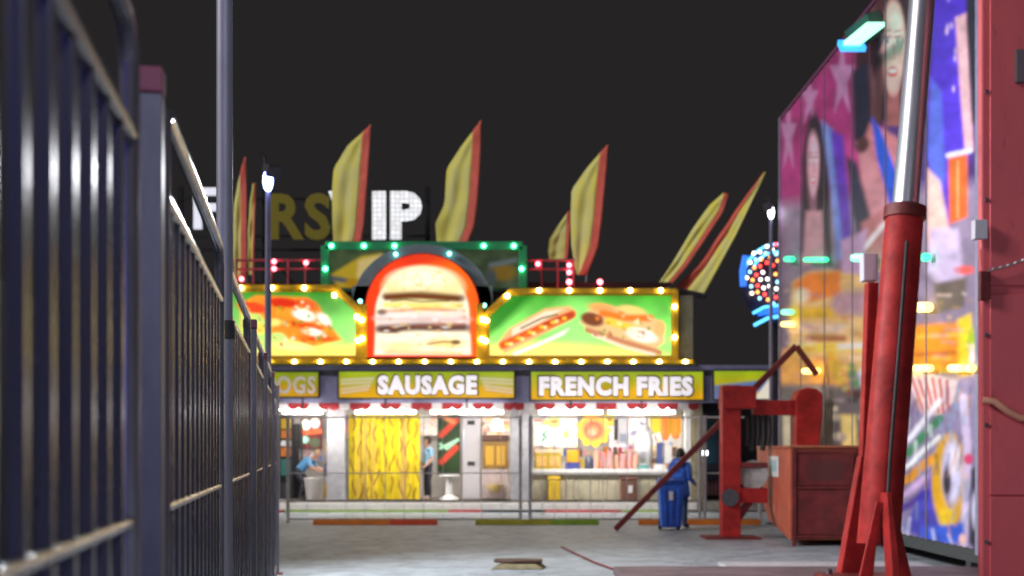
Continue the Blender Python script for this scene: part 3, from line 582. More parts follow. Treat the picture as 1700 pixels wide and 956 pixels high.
sf = thing('soft_serve_machine', 'white rounded soft serve machine on the counter right of the cups', 'machine', P(1068, 779, 32.6))
part('body', MB().lathe(P(1068, 779, 32.75), [(0.2, 0), (0.21, 0.03), (0.2, 0.3), (0.26, 0.42), (0.27, 0.8), (0.2, 1.0), (0.1, 1.08)], 18), white, sf, smooth=True); part('spout', bx(MB(), 1064, 1072, 748, 760, 32.4, 0.14), chrome, sf); part('drip_tray', bx(MB(), 1058, 1078, 772, 778.6, 32.42, 0.2), mat('teal_tray', (0.1, 0.3, 0.28), 0.5), sf)
nd = thing('napkin_stand', 'navy and white napkin stand at the right end of the counter', 'stand', P(1096, 779, 32.6)); part('column', bx(MB(), 1091, 1100, 735, 770, 32.6, 0.2), mat('navy_col', (0.06, 0.09, 0.26), 0.5), nd, bevel=0.01); part('tray', bx(MB(), 1086, 1106, 770.3, 779, 32.5, 0.3), white, nd, bevel=0.01); part('napkins', bx(MB(), 1103, 1116, 738, 770, 32.65, 0.2), white, nd, bevel=0.02)
yt = thing('waste_bin', 'tall yellow waste bin in front of the beige counter', 'bin', P(920, 832, 32.0)); part('body', bx(MB(), 911, 930, 797, 834, 31.97, 0.26), mat('yellow_bin', (0.72, 0.46, 0.02), 0.45, grime=0.3), yt, bevel=0.03); part('lid', bx(MB(), 910, 931, 791, 796.5, 31.96, 0.28), yellow, yt, bevel=0.02)
br = thing('waste_bin', 'brown square bin with a white label in front of the beige counter', 'bin', P(1044, 832, 32.0)); part('body', bx(MB(), 1031, 1058, 798, 834, 31.97, 0.28), mat('brown_bin', (0.17, 0.07, 0.05), 0.5, grime=0.3), br, bevel=0.03); part('lid', bx(MB(), 1030, 1059, 792, 797.5, 31.96, 0.3), mat('brown_lid', (0.13, 0.05, 0.035), 0.5), br, bevel=0.02); part('label', bx(MB(), 1043, 1050, 806, 818, 31.955, 0.012), white, br)
for cx, cy, col, lb in ((920, 700, (230, 240, 150), 'small pale yellow price card above the fryer display'), (893, 698, (240, 240, 240), 'small white price card at the top left of the window'), (1010, 697, (250, 235, 110), 'small bright yellow card right of the flower sign')):
    t = thing('price_card', lb, 'card', P(cx, cy+9, 34.9), 'price cards on the back wall'); part('card', bx(MB(), cx-9, cx+9, cy-9, cy+9, 34.9, 0.02), mat('card_%d' % cx, tuple(lin(col)), 0.5), t); part('stripe', bx(MB(), cx-6, cx+6, cy-2, cy+1, 34.895, 0.004), orange, t)
# long picture menus on the back wall and packed shelves
def menu(label, px0, px1, py0, py1, Y, base, cols_, n, seed):
    g2 = np.random.default_rng(seed); t = thing('menu_board', label, 'menu board', P((px0+px1)/2, py1, Y), 'picture menus inside the stand'); part('backing', bx(MB(), px0-1, px1+1, py0-1, py1+1, Y, 0.03), white, t)
    c = Canvas(px0, py0, px1, py1, 1.1, base)
    for k in range(n):
        x = px0+g2.random()*(px1-px0); y = py0+g2.random()*(py1-py0)
        if k % 3: c.ell(x, y, 2+5*g2.random(), 1.5+4*g2.random(), cols_[k % len(cols_)], g2.random()*180, 2.5, 0.85)
        else: c.line([(x-4-4*g2.random(), y), (x+4+5*g2.random(), y)], 1.4, (70, 60, 80), 1.6, 0.7)
    c.mesh('picture', front(Y-0.004), print_m, t)
menu('pale picture menu behind the mint price sign', 886, 958, 690, 742, 34.95, (232, 226, 215), [(250, 240, 170), (215, 240, 225), (240, 200, 190), (200, 190, 220), (245, 225, 90)], 50, 1)
menu('pale picture menu behind the pale grey boxy machine', 1012, 1072, 688, 750, 34.95, (225, 222, 230), [(240, 232, 240), (150, 150, 190), (250, 210, 190), (110, 110, 140), (235, 235, 200)], 50, 2)
menu('picture menu behind the orange and green banner', 1076, 1132, 690, 760, 34.95, (225, 222, 222), [(90, 100, 150), (240, 240, 245), (60, 70, 70), (235, 190, 120), (170, 190, 220)], 60, 3)
menu('white picture menu high above the standing cook', 698, 726, 690, 722, 34.95, (238, 234, 226), [(235, 235, 120), (215, 215, 220), (240, 180, 160)], 20, 4)
menu('pink and cream picture menu above the food warmer', 800, 846, 690, 724, 34.95, (226, 205, 195), [(240, 190, 110), (200, 150, 140), (250, 240, 210), (120, 80, 60)], 36, 5)
g3 = np.random.default_rng(5)
pal = [('pk_yellow', (0.80, 0.58, 0.04)), ('pk_orange', (0.80, 0.28, 0.03)), ('pk_red', (0.55, 0.04, 0.05)), ('pk_white', (0.78, 0.76, 0.74)), ('pk_pink', (0.75, 0.35, 0.40)), ('pk_blue', (0.10, 0.18, 0.50)), ('pk_mint', (0.40, 0.70, 0.55)), ('pk_brown', (0.20, 0.09, 0.05)), ('pk_cream', (0.75, 0.62, 0.38))]
cname = dict(pk_yellow='yellow', pk_orange='orange', pk_red='red', pk_white='white', pk_pink='pink', pk_blue='blue', pk_mint='mint', pk_brown='brown', pk_cream='cream')
for (px0, px1, py, Y, n, where, nm) in ((886, 1132, 757, 34.5, 30, 'upper shelf behind the counter', 'wall_shelf'), (886, 1132, 777, 34.2, 26, 'lower shelf behind the counter', 'wall_shelf'), (800, 846, 776, 33.75, 6, 'shelf behind the food warmer', 'wall_shelf'), (500, 536, 764, 34.5, 5, 'shelf behind the bending cook', 'wall_shelf')):
    tag(part(nm, bx(MB(), px0, px1, py, py+1.5, Y, 0.3), grey, None), 'long grey '+where, 'shelf')
    for k in range(n):
        x = px0+(k+0.5)*(px1-px0)/n; wd = (px1-px0)/n*(0.30+0.16*g3.random()); h = 8+9*g3.random(); m_name, m_col = pal[int(g3.integers(len(pal)))]; mm = mat(m_name, m_col, 0.45, grime=0.2, gscale=14)
        b = P(x, py, Y+0.13); hh = h*Y/F; ww = wd*Y/F
        if k % 3: mb_ = MB().box((b.x-ww, b.y-0.09, b.z+0.002), (b.x+ww, b.y+0.08, b.z+hh)); kind = 'snack_packet'; kl = 'snack packet'
        else: mb_ = MB().lathe(b+Vector((0, 0, 0.002)), [(ww, 0), (ww*1.05, hh*0.1), (ww*1.05, hh*0.7), (ww*0.5, hh*0.86), (ww*0.5, hh)], 12); kind = 'snack_jar'; kl = 'jar'
        single(kind, mb_, mm, '%s %s on the %s' % (cname[m_name], kl, where), kl, '%s %ss on the %s' % (cname[m_name], kl, where), bevel=0.008 if k % 3 else 0, smooth=not k % 3)
# dark end bay right of the stand with its round lamp
t = thing('drinks_cooler', 'dark upright drinks cooler at the right end of the stand', 'cooler', P(1184, 826, 32.6)); part('body', bx(MB(), 1168, 1200, 690, 826, 32.6, 0.6), mat('cooler_black', (0.03, 0.035, 0.05), 0.3), t, bevel=0.02); part('door', bx(MB(), 1171, 1197, 700, 770, 32.58, 0.018), mat('cooler_glass', (0.03, 0.07, 0.10), 0.15), t)
for k in range(8):
    ob = part('bottle', MB().lathe(P(1173+k*3.1, 822, 32.4), [(0.022, 0), (0.024, 0.25), (0.01, 0.34), (0.01, 0.38)], 8), mat('pop_%d' % (k % 4), [(0.4, 0.03, 0.12), (0.3, 0.3, 0.3), (0.25, 0.05, 0.2), (0.5, 0.3, 0.03)][k % 4], 0.3), None, smooth=True); tag(ob, 'soda bottle standing at the foot of the drinks cooler', 'bottle', 'soda bottles by the cooler')
t = thing('work_lamp', 'small bright white round lamp beside the dark cooler', 'lamp', P(1170, 752, 32.2)); part('bulb', MB().ball(P(1170, 752, 32.2), 0.085), mat('lamp_white', (1, 1, 1), 0.3, emit=(0.95, 0.97, 1), es=9), t, smooth=True); part('bracket', MB().tube([P(1170, 752, 32.24), P(1164, 752, 32.24), P(1158, 740, 32.2)], 0.02, 6), dkgrey, t)

# ------------------------------------------------------------------ flags on the roof
fy = mat('yellow_flag_cloth', (0.90, 0.84, 0.09), 0.75, grime=0.3, gscale=2.5, gcol=(0.80, 0.82, 0.34), stretch=(1.5, 1, 0.35))
frd = mat('red_flag_cloth', (0.85, 0.15, 0.10), 0.7, grime=0.2, gscale=3)
fol = mat('orange_flag_cloth', (0.72, 0.30, 0.08), 0.7, grime=0.3, gscale=2)
def flag(label, left, right, Y, stripe=0.78, first_red=None, base=None, wave=0.028):
    """left/right: edges as matching lists of photo points from top to bottom; the red edge runs on one side"""
    t = thing('feather_flag', label, 'flag', P(*(base or right[-1]), Y), 'feather flags on the stand roof')
    edge_w = (1-stripe)*70
    def at(e, u):
        q = u*(len(e)-1); i = min(int(q), len(e)-2); f = q-i; return Vector(e[i])*(1-f)+Vector(e[i+1])*f
    def strip(u0, u1, n):
        m_ = MB(); vs = []; fs = []; rows = 24
        for j in range(rows+1):
            a = at(left, j/rows); b = at(right, j/rows)
            for i in range(n+1):
                ub = max(0.0, 1-edge_w/max((b-a).length, 1e-3)) if not first_red else first_red; lo_, hi_ = (u0 if u0 in (0, 1) else ub), (u1 if u1 in (0, 1) else ub)
                u = lo_+(hi_-lo_)*i/n; q = a*(1-u)+b*u; p = P(q.x, q.y, Y); p.y += 0.02*math.sin(u*15+j*0.13)*min(1, (b-a).length/40)+0.55*(1-u)*(b-a).length/60+wave*math.sin(u*9+j*0.22)*(1-u*0.6)+0.03*math.sin(j*0.9+u*4)*(1-u); vs.append(p)
        for j in range(rows):
            for i in range(n): k = j*(n+1)+i; fs.append((k, k+n+1, k+n+2, k+1))
        return m_.add(vs, fs)
    parts = [('cloth', 0, stripe, fy, 12), ('red_edge', stripe, 1, frd, 4)]
    if first_red: parts = [('cloth', first_red, 1, fy, 12), ('red_edge', 0, first_red, frd, 4)]
    for nm, a, b, m, n in parts:
        ob = part(nm, strip(a, b, n), m, t, smooth=True); s2 = ob.modifiers.new('thick', 'SOLIDIFY'); s2.thickness = 0.012
    pe = [P(x, y, Y+0.02) for x, y in right]
    bt = P(*(base or right[-1]), Y+0.02)
    part('pole', MB().tube(pe+[bt], [0.014]+[0.02]*(len(pe)-1)+[0.03], 8), galv_pole, t, smooth=True)
    return t
flag('tall yellow feather flag with red edge left of the lit VIP letters', [(612, 208), (575, 235), (549, 270), (546, 320), (548, 365), (550, 402)], [(616, 206), (614, 240), (611, 285), (608, 330), (605, 370), (600, 403)], 33.6, 0.80, base=(599, 462))
flag('tall yellow feather flag with red edge above the top of the burger arch', [(795, 202), (765, 238), (740, 272), (737, 330), (721, 365), (724, 404)], [(799, 199), (798, 240), (796, 285), (793, 330), (788, 375), (776, 405)], 33.6, 0.80, base=(775, 462))
flag('yellow feather flag with an orange foot standing on the railing behind the right picture panel', [(1005, 242), (975, 275), (951, 308), (949, 355), (950, 405), (958, 455)], [(1010, 240), (1007, 275), (1003, 320), (999, 365), (993, 410), (974, 457)], 33.3, 0.82, base=(972, 478))
flag('short olive yellow flag tucked behind the orange footed flag', [(942, 352), (925, 375), (913, 395), (911, 415), (913, 432)], [(946, 350), (946, 375), (945, 395), (944, 415), (942, 432)], 34.0, 0.93, base=(942, 470))
flag('narrow yellow and red flag half hidden beside the tall grey pole', [(404, 262), (393, 300), (386, 330), (384, 380), (385, 420), (387, 458)], [(408, 260), (409, 300), (410, 330), (410, 380), (410, 420), (409, 460)], 33.4, 0.84, base=(409, 476))
flag('thin olive flag next to the half hidden red flag', [(418, 305), (413, 340), (411, 380), (411, 420), (412, 455)], [(424, 303), (424, 340), (423, 380), (422, 420), (421, 458)], 33.9, 0.96, base=(421, 476))
flag('leaning flag with dark yellow cloth, the left one of the leaning pair', [(1202, 318), (1180, 338), (1152, 378), (1120, 432), (1093, 472)], [(1210, 322), (1200, 352), (1172, 395), (1142, 440), (1112, 476)], 32.8, 0.90, base=(1110, 486))
flag('leaning red and yellow flag at the right corner of the roof', [(1268, 285), (1225, 345), (1195, 390), (1160, 440), (1120, 478)], [(1272, 286), (1248, 335), (1222, 390), (1195, 440), (1166, 494)], 32.6, 0.5, first_red=0.42, base=(1160, 496))
single('flag_socket', MB().beam(P(1108, 478, 32.5), P(1172, 492, 32.5), 0.1, 0.35), dkgrey, 'dark bracket holding the leaning flags at the roof corner', 'bracket', bevel=0.02)

# ------------------------------------------------------------------ big letter sign far behind
vs_ = thing('letter_sign', 'large roof sign behind the stand with glaring white VIP and dim olive RS', 'sign', P(600, 860, 41))
lit_w = mat('glaring_white_letter', (1, 1, 1), 0.4, emit=(0.93, 0.96, 1.0), es=1.3)
def led(m, es):
    nt = m.node_tree; b = nt.nodes['Principled BSDF']; tc = nt.nodes.new('ShaderNodeTexCoord'); v = nt.nodes.new('ShaderNodeTexVoronoi'); v.inputs['Scale'].default_value = 6.5; v.inputs['Randomness'].default_value = 0.12
    nt.links.new(tc.outputs['Object'], v.inputs['Vector']); r = nt.nodes.new('ShaderNodeMapRange'); r.inputs['From Min'].default_value = 0.25; r.inputs['From Max'].default_value = 0.6; r.inputs['To Min'].default_value = es; r.inputs['To Max'].default_value = es*0.3
    nt.links.new(v.outputs['Distance'], r.inputs['Value']); nt.links.new(r.outputs['Result'], b.inputs['Emission Strength'])
led(lit_w, 1.9)
dim_y = mat('dim_olive_letter', (0.16, 0.13, 0.02), 0.6, emit=(0.075, 0.062, 0.006), es=0.8)
lettering('RS', 448, 548, 321, 398, 41, dim_y, vs_, 0.15, 0.03)
lettering('V', 546, 607, 318, 397, 41, lit_w, vs_, 0.15, 0.035)
lettering('I', 618, 640, 318, 397, 41, lit_w, vs_, 0.15, 0.02)
lettering('P', 648, 700, 318, 397, 41, lit_w, vs_, 0.15, 0.04)
lettering('F', 322, 360, 312, 380, 41, mat('lit_letter_white', (0.8, 0.8, 0.8), 0.4, emit=(0.8, 0.82, 0.95), es=0.8), vs_, 0.15, 0.02)
sp = MB()
for x in (300, 440, 570, 710): sp.beam(P(x, 310, 41.5), P(x, 740, 41.5), 0.16, 0.16)
for y in (330, 392, 415): sp.beam(P(296, y, 41.36), P(714, y, 41.36), 0.08, 0.1)
for k in range(3): sp.beam(P(300+k*136, 415, 41.5), P(437+k*136, 560, 41.5), 0.08, 0.08)
part('frame', sp, mat('black_truss', (0.012, 0.012, 0.016), 0.6), vs_)

# ------------------------------------------------------------------ distant lit ride
rd = thing('lit_ride', 'distant round ride covered in coloured bulbs with cyan neon arcs', 'ride', P(1290, 771, 76))
Yr = 76
part('wheel', MB().prism([P(1290+58*math.cos(a), 472+66*math.sin(a), Yr+0.3) for a in [2*math.pi*k/40 for k in range(40)]], (0, 0.4, 0)), mat('night_blue_panel', (0.02, 0.02, 0.06), 0.5), rd)
part('mast', MB().beam(P(1290, 520, Yr+0.9), P(1290, 771, Yr+0.9), 0.9, 0.7), dkgrey, rd)
cyan_n = mat('cyan_neon', (0.2, 0.7, 0.9), 0.3, emit=(0.10, 0.55, 1.0), es=2.4); blue_n = mat('blue_neon', (0.1, 0.2, 0.9), 0.3, emit=(0.02, 0.16, 0.75), es=1.6)
for r, a0, a1 in ((62, 205, 300), (50, 215, 290)):
    part('neon_arc', MB().tube([P(1290+r*0.93*math.cos(R(a)), 472+r*1.08*math.sin(R(a)), Yr+0.1) for a in range(a0, a1, 6)], 0.07, 6), cyan_n, rd)
part('neon_arc', MB().tube([P(1250, 520, Yr), P(1268, 510, Yr), P(1300, 506, Yr)], 0.09, 6), cyan_n, rd); part('neon_arc', MB().tube([P(1252, 540, Yr), P(1275, 528, Yr), P(1305, 523, Yr)], 0.11, 6), cyan_n, rd)
part('neon_arc', MB().tube([P(1238, 425, Yr), P(1233, 450, Yr), P(1234, 475, Yr)], 0.2, 6), blue_n, rd); part('neon_arc', MB().beam(P(1258, 520, Yr+0.05), P(1310, 512, Yr+0.05), 0.35, 0.1), blue_n, rd)
cols = [((1, 0.35, 0.08), 4), ((1, 0.9, 0.75), 4), ((1, 0.06, 0.05), 4), ((0.3, 0.7, 1), 3), ((1, 0.9, 0.8), 4)]
for k in range(58):
    a = k*2.39996; r = 0.12+0.85*math.sqrt(k/58); x = 1282+46*r*math.cos(a); y = 455+52*r*math.sin(a)
    cc, e = cols[k % 5]; bulb(x, y, Yr+0.05, mat('ride_bulb_%d' % (k % 5), cc, 0.3, emit=cc, es=e), rd, 0.11)

# ------------------------------------------------------------------ left fence
rz = math.atan(0.174)
def fx(Y): return -0.345-0.174*Y
def fence_panel(label, Ya, Lp):
    t = thing('bar_fence', label, 'fence', (fx(Ya), Ya, 0), 'tall bar fence panels on the left', rz)
    r = 0.10; top = 2.45
    path = [(0, 0, 0.0), (0, 0, top-r)] + [(0, r-r*math.cos(R(a)), top-r+r*math.sin(R(a))) for a in (30, 60, 90)] + [(0, Lp-r+r*math.sin(R(a)), top-r+r*math.cos(R(a))) for a in (0, 30, 60, 90)] + [(0, Lp, 0.0)]
    part('frame', MB().tube(path, 0.021, 12), galv, t, smooth=True, local=True)
    for z, q in ((2.23, 0.019), (1.46, 0.014), (0.14, 0.019)): part('rail', MB().tube([(0, 0.004, z), (0, Lp-0.004, z)], q, 10), galv, t, smooth=True, local=True)
    n = int(Lp/0.148)
    for k in range(1, n):
        y = Lp*k/n; part('bar', MB().box((-0.0115, y-0.0115, 0.15), (0.0115, y+0.0115, 2.22)), galv_bar, t, local=True, bevel=0.003)
    return t
def fence_post(label, Y, wd=0.055, cap=True, h=2.47):
    t = thing('fence_post', label, 'post', (fx(Y), Y, 0), 'square fence posts on the left', rz)
    part('shaft', MB().box((-wd/2, -wd/2, 0.02), (wd/2, wd/2, h-0.06)), mat('post_steel', (0.20, 0.20, 0.24), 0.42, 0.55, grime=0.5, gscale=4, stretch=(1, 1, 0.3)), t, bevel=0.004, local=True)
    part('cap', MB().box((-wd/2-0.003, -wd/2-0.003, h-0.06), (wd/2+0.003, wd/2+0.003, h)), mat('maroon_cap', (0.22, 0.05, 0.09), 0.45), t, bevel=0.006, local=True)
    part('base_plate', MB().box((-0.09, -0.09, 0.0), (0.09, 0.09, 0.02)), red_dark, t, bevel=0.004, local=True)
    return t
ords = ['nearest bar fence panel, cut by the left picture edge', 'bar fence panel between the maroon capped near post and the tall pole', 'bar fence panel just beyond the tall grey pole', 'fourth bar fence panel from the camera, seen almost edge on', 'fifth bar fence panel, close to the street lamp post', 'farthest bar fence panel at the end of the row']
Ys = [0.14+2.6*k for k in range(8)]
for k in range(6): fence_panel(ords[k], Ys[k]+0.22, 2.07)
fence_post('near fence post with a maroon cap', Ys[1]); fence_post('broad fence post beyond the tall pole where the rails end', Ys[3], 0.085); fence_post('fence post between the fourth and fifth panels', Ys[4], 0.08)
fence_post('fence post before the last panel', Ys[5], 0.08); fence_post('last fence post with a red foot at the end of the row', Ys[6], 0.08)
dt = thing('trailer', 'long black trailer parked in the dark behind the left fence', 'trailer', (fx(7)-1.9, 7.0, 0), None, rz)
part('body', MB().box((-1.2, -7.5, 0.55), (0.0, 7.2, 2.9)), mat('black_trailer', (0.018, 0.018, 0.021), 0.9, grime=0.4, gscale=2, spec=0.03), dt, bevel=0.04, local=True)
part('skirt', MB().box((-1.15, -7.4, 0.06), (-0.03, 7.1, 0.545)), mat('black_skirt', (0.016, 0.016, 0.018), 0.7), dt, local=True)
for y in (-3.0, -1.9): part('wheel', MB().tube([(-0.028, y, 0.42), (0.05, y, 0.42)], 0.4, 20), dark, dt, smooth=True, local=True)
tp = thing('tall_pole', 'tall grey steel pole rising out of the picture from the left fence', 'pole', (fx(Ys[2])-0.0, Ys[2], 0))
part('shaft', MB().tube([(fx(Ys[2]), Ys[2], 0.015), (fx(Ys[2]), Ys[2], 6.5)], 0.036, 16), galv_pole, tp, smooth=True); part('base_plate', MB().box((fx(Ys[2])-0.12, Ys[2]-0.12, 0), (fx(Ys[2])+0.12, Ys[2]+0.12, 0.015)), galv_pole, tp)
part('clamp', MB().tube([(fx(Ys[2]), Ys[2], 2.1), (fx(Ys[2]), Ys[2], 2.18)], 0.045, 16), dkgrey, tp, smooth=True)

# ------------------------------------------------------------------ street lamps
lampw = mat('flood_lens', (1, 1, 1), 0.3, emit=(0.28, 0.36, 1.0), es=14)
def lamp_post(label, X, Y, h, energy, face, lens=True):
    t = thing('lamp_post', label, 'lamp post', (X, Y, 0), 'slim lamp posts')
    part('pole', MB().tube([(X, Y, 0.03), (X, Y, 1.2), (X, Y, h)], [0.055, 0.05, 0.036], 14), mat('lamp_pole_paint', (0.22, 0.22, 0.32), 0.4, grime=0.15), t, smooth=True)
    part('base', MB().lathe((X, Y, 0), [(0.13, 0), (0.13, 0.02), (0.07, 0.05)], 14), dkgrey, t)
    hd = part('lamp_head', MB().beam((X, Y, h+0.12), (X+face*0.12, Y-0.16, h+0.02), 0.16, 0.10, 0.2, 0.16, up=(0, 0, 1)), dkgrey, t, bevel=0.01)
    le = part('lens', MB().ball((X+face*0.02, Y-0.1, h-0.08), (0.07, 0.07, 0.15), 12, 8), lampw if lens else mat('weak_lens', (1, 1, 1), 0.3, emit=(0.85, 0.9, 1.0), es=9), hd, smooth=True)
    part('finial', MB().tube([(X-0.02, Y, h+0.1), (X-0.05, Y, h+0.26), (X-0.12, Y, h+0.3)], 0.018, 8), dkgrey, hd)
    ld = bpy.data.lights.new('lamp_light', 'SPOT'); ld.energy = energy; ld.spot_size = R(152); ld.spot_blend = 0.6; ld.shadow_soft_size = 0.15; ld.color = (0.94, 0.96, 1.0)
    lo = bpy.data.objects.new('lamp_light', ld); COL.objects.link(lo); lo.parent = hd; lo.location = Vector((X+face*0.6, Y-0.7 if face else Y+0.5, h-0.2))-org(hd)
    lo.rotation_euler = Vector((face*0.7 if face else -0.12, -0.42 if face else 0.75, -0.62)).to_track_quat('-Z', 'Y').to_euler()
lamp_post('slim pale lamp post with a glaring white head beyond the left fence', -3.23, 15.95, 5.25, 2300, 1)
lamp_post('pale lamp post with a white head at the far edge of the painted ride wall', 5.72, 26.6, 6.95, 90, -1, False)

lamp_post('added unseen lamp post behind the viewer, lighting the fence and red tower', 2.8, -5.0, 6.5, 1150, 0)  # unseen lamp added to light the fence and the red tower
bt_ = thing('added_light_tower', 'added unseen tower with blue light tubes behind the viewer', 'ride', (-4.3, -8.0, 0))  # unseen tower added for blue streaks of light on the near bars
part('mast', MB().box((-4.6, -8.6, 0), (-4.0, -8.1, 7.2)), dkgrey, bt_)
for z0, z1 in ((0.15, 1.05), (4.0, 7.0)):
    for x in (-4.85, -4.35, -3.85): part('light_tube', MB().tube([(x, -8.04, z0), (x, -8.04, z1)], 0.06, 8), mat('added_blue_tube', (0.1, 0.2, 1), 0.3, emit=(0.04, 0.06, 1.0), es=38), bt_)

# ------------------------------------------------------------------ barriers and kerb bars in front of the stand
thin = mat('thin_barrier_steel', (0.66, 0.64, 0.66), 0.45, 0.2, grime=0.3)
def barrier(label, p0, p1, Y, step, skip_mid=False):
    xa, xb = X_(p0, Y), X_(p1, Y); t = thing('crowd_barrier', label, 'barrier', ((xa+xb)/2, Y, 0), 'crowd barriers before the stand')
    for x in (xa, xb): part('post', MB().box((x-0.035, Y-0.035, 0), (x+0.035, Y+0.035, 2.42)), grey, t, bevel=0.006)
    for z, r in ((2.38, 0.018), (1.12, 0.012), (0.50, 0.014), (0.08, 0.016)): part('rail', MB().tube([(xa, Y, z), (xb, Y, z)], r, 8), thin if z > 0.6 else mat('dark_rail', (0.10, 0.11, 0.10), 0.45), t, smooth=True)
    n = max(1, int((xb-xa)/step))
    for k in range(1, n): x = xa+(xb-xa)*k/n; part('bar', MB().tube([(x, Y, 0.08), (x, Y, 2.38)], 0.008, 6), thin, t, smooth=True)
barrier('crowd barrier with wide gaps before the yellow curtain', 478, 864, 27.2, 0.42)
barrier('crowd barrier with close bars before the counter window', 880, 1162, 27.2, 0.27)
barrier('crowd barrier behind the red gantry', 1170, 1262, 27.2, 0.6)
def kerb(label, p0, p1, m1, m2, Y=26.4):
    t = thing('kerb_bar', label, 'kerb', (X_((p0+p1)/2, Y), Y, 0), 'painted kerb bars on the ground')
    xa, xb = X_(p0, Y), X_(p1, Y); xm = xa+(xb-xa)*0.62
    part('body', MB().prism([(xa, Y-0.08, 0.0), (xa, Y-0.05, 0.12), (xa, Y+0.05, 0.12), (xa, Y+0.08, 0.0)], (xm-xa, 0, 0)), m1, t, bevel=0.012)
    part('end_section', MB().prism([(xm+0.004, Y-0.08, 0.0), (xm+0.004, Y-0.05, 0.12), (xm+0.004, Y+0.05, 0.12), (xm+0.004, Y+0.08, 0.0)], (xb-xm-0.004, 0, 0)), m2, t, bevel=0.012)
kerb('orange kerb bar with a redder end in front of the yellow curtain', 520, 726, orange, mat('red_orange_paint', (0.65, 0.08, 0.02), 0.5, grime=0.3))
kerb('olive and green kerb bar below the beige counter', 789, 994, olive, mat('grass_green_paint', (0.20, 0.36, 0.02), 0.5, grime=0.3))
kerb('orange kerb bar behind the person in blue and the gantry', 1060, 1262, orange, orange)
kerb('green kerb bar glimpsed between the last fence posts', 380, 436, olive, olive)

# ------------------------------------------------------------------ painted ride wall on the right
XM = 5.9
def mmap(x, y): Y = XM*F/(x-850); return (np.full(x.shape, XM), Y, 1.6-(y-750)*Y/F)
def MP(px, py, off=0.0): Y = (XM-off)*F/(px-850); return Vector((XM-off, Y, 1.6-(py-750)*Y/F))
c = Canvas(1296, -330, 1622, 915, 2.2, (60, 40, 95))
c.poly([(1290, -330), (1500, -330), (1470, 160), (1440, 420), (1290, 420)], (140, 48, 105), 30)
c.noise(60, 0.35, 11)
c.poly([(1290, 340), (1640, 300), (1640, 930), (1290, 930)], (118, 105, 128), 30); 
def star(cx, cy, rx, ry, col):
    pts = []
    for k in range(10):
        a = math.pi*k/5-math.pi/2; q = 1.0 if k % 2 == 0 else 0.4; pts.append((cx+rx*q*math.cos(a), cy+ry*q*math.sin(a)))
    c.poly(pts, col, 5, 0.85)
for s in ((1309, 225, 14, 65), (1344, 165, 15, 48), (1398, 130, 22, 70), (1330, 60, 14, 40), (1420, -90, 20, 60)): star(*s, (150, 112, 150))
# left figure: dark hair oval, pale face, blue dress
c.poly([(1330, 420), (1332, 260), (1342, 205), (1354, 190), (1368, 215), (1378, 290), (1380, 440)], (38, 32, 40), 6)
def face(cx, cy, rx, ry, sk, sh, hair, lean=0.0):
    c.ell(cx, cy-ry*0.15, rx*1.55, ry*1.35, hair, 0, 7); c.poly([(cx-rx*1.5, cy-ry*0.3), (cx+rx*1.5, cy-ry*0.3), (cx+rx*1.5, cy+ry*1.9), (cx+rx*0.75, cy+ry*1.5), (cx-rx*0.8, cy+ry*1.5), (cx-rx*1.6, cy+ry*2.1)], hair, 7)
    c.poly([(cx-rx*0.45, cy+ry*0.7), (cx+rx*0.5, cy+ry*0.7), (cx+rx*0.6, cy+ry*1.6), (cx-rx*0.6, cy+ry*1.6)], sh, 4)
    c.ell(cx, cy-ry*0.1, rx, ry*0.86, sk, 0, 4); c.ell(cx, cy+ry*0.42, rx*0.74, ry*0.56, sk, 0, 4)
    c.ell(cx-rx*0.78, cy+ry*0.1, rx*0.22, ry*0.7, sh, 0, 5, 0.7); c.ell(cx+rx*0.25, cy-ry*0.45, rx*0.5, ry*0.25, tuple(min(255, v+22) for v in sk), 0, 6, 0.7)
    for sg in (-1, 1):
        e = cx+sg*rx*0.42+lean; c.ell(e, cy-ry*0.12, rx*0.24, ry*0.065, (235, 225, 225), 0, 2); c.ell(e, cy-ry*0.12, rx*0.13, ry*0.07, (30, 22, 28), 0, 2)
        c.line([(e-rx*0.26, cy-ry*0.2), (e+rx*0.26, cy-ry*0.21)], max(1.6, ry*0.035), (42, 28, 32), 2); c.line([(e-rx*0.28, cy-ry*0.31), (e+rx*0.26, cy-ry*0.34)], max(1.6, ry*0.03), (58, 36, 36), 2, 0.9)
        c.ell(cx+sg*rx*0.5, cy+ry*0.22, rx*0.24, ry*0.12, (206, 120, 118), 0, 5, 0.5)
    c.line([(cx+rx*0.1+lean, cy-ry*0.05), (cx+rx*0.16+lean, cy+ry*0.2)], max(1.5, rx*0.12), sh, 3, 0.8); c.line([(cx-rx*0.14+lean, cy+ry*0.23), (cx+rx*0.2+lean, cy+ry*0.23)], max(1.4, ry*0.025), sh, 2, 0.9)
    c.ell(cx+lean, cy+ry*0.5, rx*0.44, ry*0.1, (170, 40, 58), 0, 2.5); c.ell(cx+lean, cy+ry*0.485, rx*0.32, ry*0.045, (240, 232, 230), 0, 2)
face(1350, 272, 10, 54, (178, 138, 155), (120, 86, 104), (40, 32, 42))
c.poly([(1338, 350), (1364, 350), (1372, 440), (1332, 440)], (165, 125, 138), 7)
c.poly([(1364, 200), (1382, 215), (1400, 330), (1405, 430), (1390, 430), (1378, 300)], (92, 120, 190), 8); c.poly([(1378, 215), (1400, 225), (1412, 360), (1415, 420), (1398, 400)], (78, 45, 150), 8)
